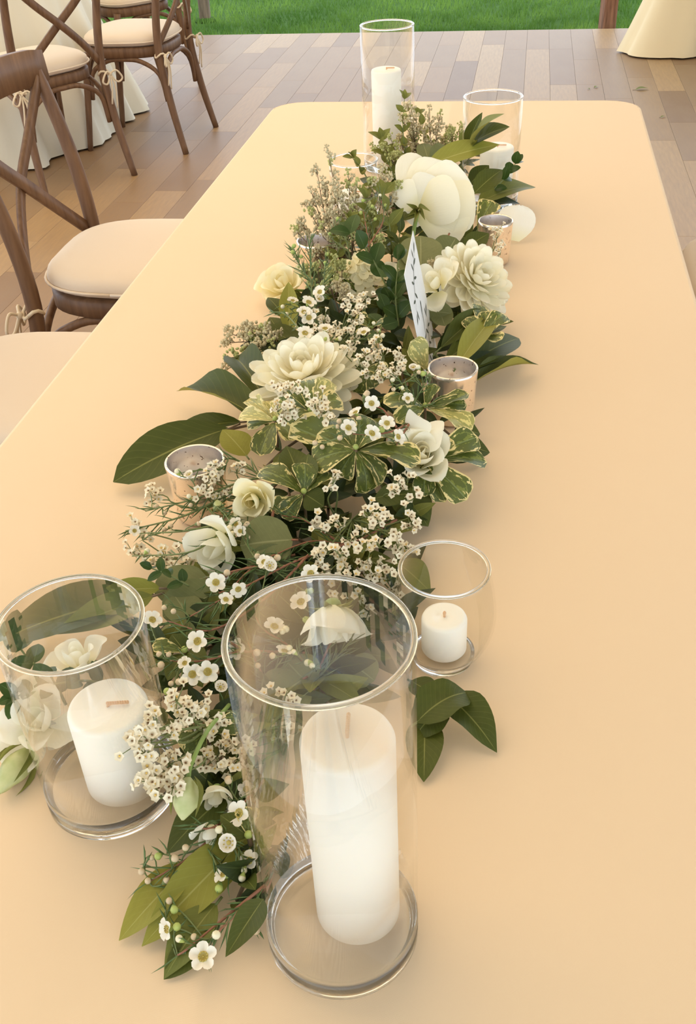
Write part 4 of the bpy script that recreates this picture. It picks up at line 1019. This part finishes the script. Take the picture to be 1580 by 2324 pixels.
b = MB(); b.ball(A((948, 478, .09)), .007, 0, 9, 6); wpart('calyx', b, t, 'stem_fresh')
for (sx, sy, sh) in ((922, 462, .10), (965, 500, .085), (940, 510, .08), (978, 480, .10), (925, 490, .085)): put_leaf(t, 'sepal', A((948, 480, .092)), A((sx, sy, sh+.01)), .008, cT, 0, 'sepal')
b = MB(); b.tube(bez([A((948, 482, .09)), A((940, 520, .075)), A((932, 580, .04)), A((930, 610, .02))], 6), .0032, 8); wpart('stem', b, t, 'stem_fresh')
DR = [(5, 6, .36, .50), (7, 16, .50, .62), (9, 30, .64, .72), (11, 45, .80, .80), (13, 60, .92, .84), (14, 74, 1.0, .86), (14, 88, 1.02, .86), (13, 102, .98, .84)]
dahlia('round cream dahlia facing up above the variegated leaves', (688, 838, .085), 112, cT*.22+V((0, 0, .9))-cR*.12, 3, DR)
dahlia('shaggy cream dahlia facing away from the card', (1088, 626, .080), 84, cT*.55+cR*.5+V((0, 0, .4)), 5, DR)
rose('dahlia', 'tattered cream petals of a half-dropped flower between card and dahlia', 'flower', (985, 640, .090), 46, -cR*.35+cT*.6+V((0, 0, .3)), 8, .9, 'cream', 8, calyx=False)
rose('ranunculus', 'white ranunculus tucked under the variegated tuft near the cup', 'flower', (955, 1028, .068), 60, cT*.8+cR*.1+V((0, 0, .4)), 15, .36, 'cream', 9, stem=[(930, 1060, .03)])
t = thing('petal', 'loose white petal fold standing above the ranunculus', 'petal', A((950, 975, .07)))
for (tx, ty, th), w, k in (((1018, 985, .085), 84, 2), ((960, 930, .11), 70, 1)):
    B, Tt = A((935, 1000, .07)), A((tx, ty, th)); d = Tt-B; x, y, z = frame(d, FACE); w_ = w*mpp(Tt); part('petal', PT['white'][k], t, mat4(z*w_*.6, x*w_, d, B))
rose('rose', 'half open cream spray rose below the silvered cup', 'flower', (572, 1138, .075), 50, cT*.8-cU*.15-cR*.1, 13, .38, 'yellow', 10, stem=[(610, 1180, .03)])
rose('rose', 'white rose lying on its side below the wax flower twigs', 'flower', (488, 1245, .058), 72, cT*.3-cU*.5-cR*.3+V((0, 0, .4)), 8, .34, 'cream', 11, stem=[(560, 1250, .02)])
rose('rose', 'white rose seen through the rim of the tallest glass', 'flower', (760, 1420, .068), 80, cT*.25-cU*.9+cR*.1, 9, .32, 'white', 12, stem=[(760, 1460, .02)])
rose('lisianthus', 'white lisianthus lying low between the tallest glass and the bud', 'flower', (490, 1812, .034), 46, cT*.4-cU*.6+V((0, 0, .2)), 8, .32, 'cream', 13, stem=[(520, 1780, .01)])
rose('rose', 'second white bloom below the lisianthus beside the tallest glass', 'flower', (478, 1895, .036), 44, cT*.5-cU*.4, 7, .5, 'white', 23, calyx=False)
rose('rose', 'large white rose seen through the wall of the short glass', 'flower', (84, 1632, .038), 78, cT*.4+V((0, 0, .7))-cU*.2, 12, .7, 'white', 14, stem=[(190, 1640, .02)])
rose('rose', 'white curled petals showing inside the rim of the short glass', 'flower', (172, 1490, .045), 58, V((-.2, .1, 1)), 9, .65, 'white', 15, stem=[(240, 1500, .02)])
rose('rose', 'pale yellow rose beside the hydrangea by the upright leaf', 'flower', (640, 640, .040), 46, cT*.5+V((-.3, 0, .6)), 14, .6, 'yellow', 16, stem=[(690, 660, .02)])
rose('rose', 'cream flower peeping out behind the card', 'flower', (882, 622, .055), 30, cT*.5+V((.1, 0, .8)), 9, .8, 'cream', 17, calyx=False)
# hydrangea
t = thing('hydrangea', 'cream hydrangea head behind the arching boxwood twig', 'flower', A((820, 640, .03))); rs = random.Random(4); b = MB(); c0 = A((818, 635, .055))
def floret4():
    b_ = MB()
    for k in range(4):
        a0 = math.pi*k/2; ca, sa = math.cos(a0), math.sin(a0); ring = [(.30+.26*math.cos(2*math.pi*i/10), .27*math.sin(2*math.pi*i/10), .05+.08*(math.sin(2*math.pi*i/10))**2) for i in range(10)]
        vs = [(.3, 0, .03)]+ring; b_.add([(x*ca-y*sa, x*sa+y*ca, z) for x, y, z in vs], [(0, i+1, (i+1) % 10+1) for i in range(10)])
    b_.ball((0, 0, .05), .07, 1, 6, 4); me = b_.mesh('floret', 'petal_yellow', 'wax_center'); ul = me.uv_layers.new(name='UVMap')
    for l_ in ul.data: l_.uv = (.5, .8)
    return me
f4 = floret4()
for k in range(26):
    d = rnd_dir(rs); d = (d+FACE*.7).normalized(); P = c0+d*.032; part('floret', f4, t, zframe((d+rnd_dir(rs)*.2).normalized(), P, rs.uniform(0, 6)) @ Matrix.Scale(.029, 4)); b.tube([c0-V((0, 0, .02)), P], .0008, 5)
wpart('stem', b, t, 'stem_fresh')
# buds
def lisi_bud(label, c, d, L, w, stem, seed=0):
    P = A(c); ax = d.normalized(); t = thing('lisianthus_bud', label, 'flower bud', P); F = zframe(ax, P)
    b = MB(); n = 12; vs = []; fs = []; nz = 10
    for i in range(nz+1):
        v = i/nz; r_ = w*(math.sin(math.pi*min(1, v*.93+.05))**.8)*(1 if v < .5 else 1-.25*(v-.5)*2)
        for k in range(n):
            a = 2*math.pi*k/n+v*1.6; q = 1+.16*math.cos(3*(a-v*1.6)); vs.append((r_*q*math.cos(a), r_*q*math.sin(a), L*v))
    for i in range(nz):
        for k in range(n): fs.append((i*n+k, i*n+(k+1) % n, (i+1)*n+(k+1) % n, (i+1)*n+k))
    b.add(vs, fs); part('bud', b.mesh('bud', 'bud_lisianthus'), t, F)
    for k in range(4):
        a = k*1.57+.5; o_ = F.to_3x3() @ V((math.cos(a), math.sin(a), 0)); put_leaf(t, 'sepal', P+o_*w*.5-ax*.001, P+o_*w*1.15+ax*L*.85, w*.5, o_, 0, 'sepal')
    b = MB(); b.tube(bez([P]+[A(q) for q in stem], 6), .0017, 7); wpart('stem', b, t, 'stem_fresh')
s = NT('bud_lisianthus'); s.base(s.mix(s.noise(120, 2), (.42, .50, .14), (.80, .76, .44))); s.set(.5); s.translucent(.15, (.6, .62, .25)); M['bud_lisianthus'] = s.m
lisi_bud('closed green-white lisianthus bud hanging between the short and tallest glasses', (428, 1765, .062), A((415, 1860, .050))-A((428, 1765, .062)), .030, .0105, [(434, 1735, .066), (470, 1660, .066), (520, 1600, .045)])
lisi_bud('green lisianthus bud lying on the cloth beside the short glass', (62, 1700, .013), A((-10, 1815, .013))-A((62, 1700, .013)), .045, .011, [(66, 1695, .012), (100, 1660, .02)])
for lb, c_, k in (('pair of small green buds beside the half open cream rose', (498, 1150, .05), .006), ('small green bud under the half open cream rose', (535, 1178, .045), .005)):
    lisi_bud(lb, c_, cT*.5-cU*.3+V((0, 0, .4)), k*2.4, k, [(c_[0]+15, c_[1]+20, .03), (c_[0]+60, c_[1]+40, .025)])
# fallen petal and leaf scraps
t = thing('petal', 'single white petal lying on the cloth beyond the silvered cup', 'petal', A((1165, 545, .004))); B, Tt = A((1165, 546, .006)), A((1178, 468, .05)); x, y, z = frame(Tt-B, cT); part('petal_blade', PT['white'][2], t, mat4(z*.045, x*.062, Tt-B, B))

# ------------------------------------------------------------------ statice
statice('big spray of tiny white statice between the variegated tuft and the globe glass', (800, 1180, .03), [(712, 1178), (738, 1196), (772, 1186), (802, 1214), (838, 1162, .075), (852, 1186), (876, 1168), (926, 1165, .06), (932, 1188, .055), (896, 1204), (742, 1246), (724, 1264), (772, 1252), (822, 1242), (862, 1232), (902, 1238, .055), (930, 1245, .045)], 1, 7)
statice('lower half of the statice spray hanging towards the tallest glass rim', (810, 1260, .02), [(782, 1284, .055), (832, 1272, .055), (862, 1274, .05), (770, 1312, .05), (802, 1312, .05), (880, 1310, .04), (890, 1332, .03), (735, 1296, .055), (845, 1300, .045), (812, 1352, .045), (826, 1372, .04), (752, 1346, .055)], 2, 7)
statice('thin statice stalk rising over the ranunculus edge', (860, 1150, .03), [(905, 1096, .075), (926, 1080, .075), (938, 1122, .065), (895, 1108, .075)], 3, 6)
statice('lone statice stalk standing below the large variegated tuft', (760, 1170, .03), [(755, 1088, .085), (754, 1100, .08)], 4, 6)
statice('statice seen through the wall of the tallest glass', (640, 1700, .01), [(632, 1584, .035), (655, 1580, .035), (630, 1652, .02), (655, 1660, .02), (560, 1700, .03), (545, 1760, .03)], 5, 7)
statice('statice heads hanging in front of the stubby candle', (480, 1640, .04), [(330, 1648, .124), (352, 1640, .122), (302, 1682, .118), (372, 1658, .112), (325, 1700, .110), (400, 1580, .112), (432, 1604, .09), (410, 1620, .10), (340, 1672, .118)], 6, 9, .0074)
statice('lower statice heads beside the closed lisianthus bud', (470, 1690, .035), [(380, 1724, .085), (402, 1748, .08), (330, 1762, .088), (352, 1782, .082), (362, 1800, .078), (392, 1770, .08), (372, 1742, .086), (345, 1765, .085)], 7, 9, .0074)
statice('statice heads between the bud and the tallest glass', (540, 1620, .04), [(465, 1620, .058), (440, 1645, .055), (462, 1602, .06), (500, 1634, .05), (496, 1656, .05), (460, 1734, .045), (492, 1716, .045), (524, 1736, .04), (532, 1686, .045), (505, 1700, .045)], 8, 8, .0074)
statice('statice spray reaching over the cloth beside the white rose', (470, 1260, .03), [(312, 1194, .035), (322, 1216, .035), (300, 1246, .03), (326, 1252, .035), (348, 1272, .035), (376, 1262, .04), (372, 1292, .035), (412, 1256, .045), (426, 1286, .04), (395, 1300, .035)], 9, 7)
statice('statice heads in front of the silvered cup by the broad leaf', (560, 1130, .03), [(492, 1060, .075), (476, 1076, .075), (536, 1066, .065), (466, 1096, .07), (490, 1112, .065), (472, 1124, .06), (526, 1106, .055), (345, 1112, .045), (352, 1124, .04)], 10, 6)
statice('statice heads lying on the lower petals of the round dahlia', (690, 960, .06), [(636, 882, .12), (662, 888, .12), (690, 886, .12), (630, 926, .11), (655, 916, .115), (650, 946, .10), (668, 934, .105)], 11, 9, .0076, .0085)
statice('statice heads just below the round dahlia over variegated leaves', (740, 980, .06), [(716, 918, .115), (738, 930, .11), (746, 952, .105), (728, 908, .115)], 12, 9, .0076, .0085)
statice('statice mass below the hydrangea', (770, 790, .05), [(716, 712, .10), (736, 720, .10), (790, 690, .11), (808, 682, .11), (826, 690, .11), (796, 712, .105), (812, 726, .10), (832, 672, .11), (704, 746, .095), (724, 752, .095)], 13, 8, .0075, .0085)
statice('statice heads around the small variegated tuft', (790, 820, .05), [(764, 740, .10), (776, 756, .10), (796, 746, .10), (812, 756, .10), (740, 768, .09)], 14, 8, .0075, .0085)
statice('statice heads over the dark whorl of leaves', (860, 870, .05), [(800, 784, .10), (832, 802, .10), (856, 782, .10), (868, 804, .10), (822, 830, .10), (846, 842, .10), (872, 852, .10), (786, 798, .10), (890, 846, .095)], 15, 8, .0075, .0085)
statice('pair of statice heads beside the card foot', (890, 870, .05), [(902, 800, .10), (906, 830, .10), (915, 812, .095)], 16, 8, .0072, .0075)
statice('statice heads in front of the silvered cup behind the dahlia', (1100, 600, .04), [(1130, 516, .085), (1128, 535, .085), (1138, 552, .08), (1132, 566, .075)], 17, 6, .007, .007)

# ------------------------------------------------------------------ wax flowers
wax_sprig('wax flower twig at the garland tip beside the tallest glass', [[(605, 2010, .030), (520, 2075, .022), (430, 2150, .016), (400, 2170, .012)], [(560, 2050, .026), (470, 2140, .02)]],
    [(462, 2172, .022, 1.1), (382, 2108, .022, .9, (-.7, .1, .6))], [(492, 2122, .026, 0), (414, 2135, .024, 0), (448, 2128, .024, 1), (398, 2102, .024, 2), (394, 2058, .026, 2), (379, 2044, .024, 1), (600, 2084, .02, 1), (580, 2100, .02, 1), (596, 2114, .015, 1), (607, 2110, .015, 1)], 1, .0034, .019)
wax_sprig('wax flower twig crossing the pale tip leaves', [[(600, 1770, .045), (520, 1860, .035), (430, 1945, .028), (340, 2000, .020)], [(540, 1840, .036), (480, 1880, .04), (440, 1870, .04)]],
    [(520, 1912, .040, 1.1, (-.2, .2, .9)), (545, 1846, .045, 1.1), (510, 1985, .03, .9, (-.6, .6, .4)), (568, 1955, .03, .9)], [(365, 1940, .028, 2), (420, 1930, .034, 1), (326, 1972, .022, 1), (337, 1946, .026, 1), (395, 1956, .03, 1), (372, 2004, .022, 1), (338, 2000, .02, 1), (556, 1968, .03, 0), (552, 1984, .03, 0), (500, 2008, .026, 2), (500, 1878, .045, 0), (518, 1776, .05, 1)], 2, .0032, .021)
wax_sprig('wax flower twig with open blossoms beside the short glass rim', [[(640, 1480, .045), (540, 1480, .060), (460, 1500, .062), (380, 1500, .06)], [(560, 1480, .058), (500, 1450, .068), (430, 1450, .07)]],
    [(450, 1456, .075, 1.1), (437, 1530, .065, 1.05), (472, 1524, .065, 1.1), (420, 1506, .07, .7), (345, 1408, .065, 1.0), (500, 1560, .05, .9)], [(388, 1488, .068, 1), (366, 1490, .068, 1), (362, 1508, .065, 1), (405, 1554, .06, 1), (390, 1556, .06, 1), (382, 1573, .06, 2)], 3, .0038, .021)
wax_sprig('long reddish wax flower stem sweeping towards the huge leaf', [[(800, 1230, .045), (680, 1270, .062), (560, 1330, .065), (430, 1400, .06)], [(700, 1260, .06), (600, 1360, .065), (480, 1430, .06), (380, 1410, .06)], [(650, 1285, .06), (560, 1290, .07), (480, 1310, .07)]],
    [(490, 1322, .080, 1.05), (540, 1336, .078, .9, (.3, -.3, .8)), (512, 1362, .075, .8), (612, 1284, .085, 1.0), (600, 1276, .085, .8), (706, 1302, .08, 1.0), (545, 1206, .075, .7)], [(516, 1300, .078, 1), (378, 1375, .07, 1), (395, 1384, .07, 1), (585, 1256, .08, 1), (630, 1268, .08, 1)], 4, .0035, .024)
wax_sprig('wax flower twig spreading over the silvered cup towards the cloth', [[(660, 1080, .05), (560, 1090, .060), (450, 1130, .060), (330, 1160, .048)], [(600, 1085, .058), (520, 1040, .065), (430, 1075, .075)], [(540, 1110, .058), (420, 1170, .05), (285, 1205, .035)]],
    [(430, 1078, .082, .8), (536, 1190, .075, .8, (-.2, .3, .8))], [(406, 1076, .078, 0), (432, 1130, .065, 0), (436, 1148, .06, 1), (352, 1145, .05, 1), (372, 1160, .05, 1), (384, 1198, .045, 1), (372, 1202, .045, 1), (525, 1195, .075, 0), (530, 1215, .07, 0), (566, 1194, .07, 1), (555, 1198, .07, 1)], 5, .0045, .022, red=False)
wax_sprig('bare wax flower stem arching beside the white rose', [[(620, 1110, .055), (530, 1180, .065), (440, 1250, .06), (300, 1262, .04)], [(520, 1185, .062), (420, 1205, .055), (330, 1210, .045)], [(700, 1100, .06), (620, 1100, .068), (520, 1160, .065)]],
    [(305, 1205, .045, .7)], [(445, 1190, .06, 1), (560, 1215, .065, 1), (330, 1255, .05, 0)], 6, .010, .018, red=False)
wax_sprig('wax flower twigs seen through the mouth of the tallest glass', [[(700, 1620, .01), (725, 1520, .030), (760, 1440, .05), (790, 1395, .06)], [(720, 1540, .028), (660, 1470, .05), (600, 1430, .06), (580, 1400, .065)], [(640, 1600, .015), (590, 1520, .04), (560, 1450, .055)]],
    [(684, 1368, .072, 1.15), (622, 1424, .065, 1.1), (542, 1474, .06, 1.1, (-.5, .2, .7)), (645, 1480, .055, .9, (.2, .8, .3)), (605, 1280, .08, .9)], [(648, 1428, .062, 0), (640, 1436, .062, 0), (702, 1346, .07, 2), (700, 1404, .065, 2), (588, 1484, .055, 1), (582, 1508, .05, 1), (662, 1476, .055, 0), (672, 1484, .055, 0), (706, 1504, .05, 0), (712, 1512, .05, 0), (625, 1490, .055, 1)], 7, .0038, .024, mat_n='needle_grey')
wax_sprig('needle twig lying behind the wall of the tallest glass', [[(560, 1700, .02), (640, 1620, .03), (720, 1540, .03), (800, 1450, .045)], [(600, 1650, .02), (620, 1560, .03), (690, 1450, .05)]], [(540, 1850, .035, .9), (560, 1790, .035, .8)], [(600, 1560, .03, 1), (690, 1560, .03, 0)], 8, .003, .024, mat_n='needle_grey', red=False)
wax_sprig('wax flowers over the large variegated tuft', [[(960, 930, .06), (910, 970, .095), (860, 985, .105), (800, 985, .105)], [(900, 970, .098), (870, 930, .11), (840, 920, .11)], [(930, 960, .09), (900, 1010, .09)]],
    [(843, 916, .118, 1.0), (790, 972, .112, 1.05), (843, 985, .112, 1.1), (878, 962, .115, 1.0), (902, 992, .105, 1.0, (.6, .2, .6)), (808, 938, .115, .9, (-.4, .6, .4))], [(835, 898, .118, 1), (826, 902, .118, 1), (815, 956, .112, 1), (770, 990, .105, 1), (760, 968, .11, 1), (862, 972, .11, 2), (712, 1008, .09, 1), (730, 1012, .09, 1), (775, 955, .11, 1)], 9, .0055, .016)
wax_sprig('bright green needle twig with round buds at the card foot', [[(940, 960, .06), (930, 905, .09), (905, 860, .105)], [(935, 920, .08), (960, 880, .095)], [(930, 930, .08), (985, 915, .08)]],
    [(925, 905, .10, .8), (938, 835, .105, .8)], [(890, 866, .11, 0), (893, 886, .11, 1), (908, 880, .11, 0), (952, 838, .11, 0), (965, 846, .11, 2), (920, 842, .11, 1), (948, 848, .11, 1), (975, 852, .10, 1)], 10, .004, .018, red=False)
wax_sprig('upright needle twig beside the hydrangea with round blossoms', [[(730, 760, .05), (712, 690, .085), (705, 620, .115), (703, 545, .15)], [(712, 690, .085), (735, 640, .11), (738, 590, .13)], [(705, 640, .10), (680, 600, .12), (668, 565, .13)]],
    [(727, 664, .118, 1.1), (724, 679, .112, 1.0), (700, 688, .11, 1.2), (690, 710, .105, 1.1), (702, 722, .10, 1.2), (664, 684, .10, .9)], [(665, 562, .14, 2), (668, 575, .135, 2), (680, 582, .13, 2), (742, 580, .13, 2), (640, 695, .09, 0), (655, 712, .09, 0), (738, 600, .13, 2)], 11, .0028, .024, red=False)
wax_sprig('wax flowers beside the statice mass below the upright leaf', [[(750, 810, .05), (700, 770, .09), (650, 715, .095), (612, 708, .09)], [(700, 770, .09), (690, 745, .10)]], [(692, 758, .105, 1.2), (738, 748, .105, 1.1), (826, 756, .105, 1.0), (740, 790, .095, .9)], [(765, 770, .10, 0), (785, 790, .10, 0), (850, 735, .105, 0), (862, 752, .10, 0), (868, 760, .10, 0), (740, 772, .10, 2)], 12, .005, .018, red=False)
wax_sprig('fine green needle twig between dried sprigs and big bloom', [[(850, 640, .03), (835, 540, .09), (825, 480, .12)], [(835, 560, .08), (870, 500, .11), (862, 440, .14)]], [], [(828, 455, .13, 2), (845, 470, .125, 2), (862, 446, .14, 0), (820, 480, .12, 2), (875, 470, .12, 2), (850, 500, .11, 2)], 13, .004, .022, mat_n='needle_grey')
wax_sprig('fine needle twig behind the silvered cup by dried sprigs', [[(800, 640, .03), (790, 560, .08), (770, 500, .11)], [(790, 570, .08), (750, 540, .10)]], [], [(750, 530, .11, 2), (765, 500, .12, 2), (780, 520, .11, 2)], 14, .004, .022, mat_n='needle_grey', red=False)
wax_sprig('needle twig lying under the big statice spray', [[(900, 1180, .03), (800, 1230, .04), (700, 1230, .05), (580, 1280, .055)], [(760, 1225, .045), (690, 1180, .055), (640, 1170, .06)], [(640, 1250, .05), (560, 1300, .05), (500, 1370, .05)]], [], [(700, 1345, .06, 2), (560, 1330, .06, 1)], 15, .0032, .024)

# ------------------------------------------------------------------ dried sprigs
dried('tallest brown dried sprig standing beside the low glass', (770, 600, .02), [(742, 335, .20), (718, 380, .17), (760, 420, .15), (735, 430, .14)], 1, 8, .0115)
dried('brown dried sprig leaning furthest out over the cloth', (760, 620, .02), [(690, 460, .12), (682, 500, .10), (705, 430, .14), (668, 520, .09)], 2, 7, .0115)
dried('bushy brown dried sprig before the low glass cylinder', (800, 610, .02), [(790, 390, .16), (810, 415, .15), (772, 440, .14), (745, 480, .12), (730, 510, .10)], 3, 8, .0115)
dried('brown dried sprig between the low glass and the big bloom', (850, 590, .02), [(868, 380, .16), (885, 400, .15), (845, 410, .15), (830, 440, .13), (905, 420, .13)], 4, 7, .0115)
dried('greenish dried sprig in the dip behind the boxwood twig', (820, 620, .02), [(800, 470, .12), (780, 510, .10), (840, 470, .12), (765, 540, .08), (860, 540, .09)], 5, 6, .0115, True, ndl=.006)
dried('dried brown twigs reaching over the cloth beside the dahlia', (630, 790, .035), [(560, 740, .05), (515, 755, .04), (600, 745, .055), (508, 780, .035)], 6, 5, .0115)
dried('lower dried brown twigs over the drooping dark leaf', (620, 810, .03), [(515, 812, .03), (502, 842, .025), (575, 780, .045), (610, 770, .05)], 7, 4, .0115)
dried('feathery dried sprig rising beside the candle at the lawn end', (950, 390, .02), [(925, 235, .18), (910, 265, .15), (945, 260, .15), (935, 290, .12), (905, 310, .10)], 8, 7, .0115, ndl=.006)
dried('feathery dried sprig standing between the two glasses at the lawn end', (990, 400, .02), [(975, 245, .16), (1000, 255, .15), (990, 285, .12), (960, 300, .11), (1020, 290, .11)], 9, 6, .0115, ndl=.006)
dried('yellow-green seed sprig beside the medium glass', (1020, 400, .02), [(1045, 285, .11), (1025, 295, .11), (1055, 310, .09), (1010, 310, .09)], 10, 6, .0115, True)
dried('low seed sprig at the foot of the tall glass at the lawn end', (930, 420, .02), [(870, 330, .10), (885, 310, .11), (900, 350, .09), (845, 330, .09)], 11, 5, .0115, True, ndl=.005)
dried('greenish seed sprig over the silvered cup beside the hydrangea', (760, 680, .03), [(720, 600, .10), (745, 610, .10), (760, 585, .10), (690, 610, .09), (775, 600, .09)], 12, 5, .0115, True, ndl=.005)
dried('grey dried sprig between needle twig and hydrangea', (770, 710, .04), [(745, 640, .09), (765, 645, .09), (780, 655, .09)], 13, 4, .0115)
dried('dried scraps under the shaggy dahlia beside the card', (1010, 640, .03), [(965, 625, .06), (980, 600, .07), (1030, 575, .07), (960, 650, .05)], 14, 4, .0115)

# ------------------------------------------------------------------ leaf scraps on the deck
def deck_point(px, py):
    v = cF*FOC+cR*(px-IW/2)-cU*(py-IH/2); return CAM+v*(-CAM.z/v.z)
for lb, px, py, L, a in (('fallen green leaf on the deck beyond the table corner', 1457, 204, .07, .2), ('small fallen leaf on the deck nearest the ivory cloth hem', 1353, 199, .035, 1.0), ('fallen leaf scrap on the deck beside the table edge', 1505, 267, .030, .5), ('tiny fallen leaf scrap behind the table end', 1336, 203, .022, 2.0)):
    P = deck_point(px, py); P.z = .004; d = V((math.cos(a), math.sin(a), .05)); t = thing('fallen_leaf', lb, 'leaf', (P.x, P.y, .002)); put_leaf(t, 'olive', P-d*L*.5, P+d*L*.5, L*.5, V((0, 0, 1)), 0, 'leaf_blade')
    b = MB(); b.tube([P-d*L*.7, P-d*L*.48], .001, 5); wpart('stalk', b, t, 'stem_brown')
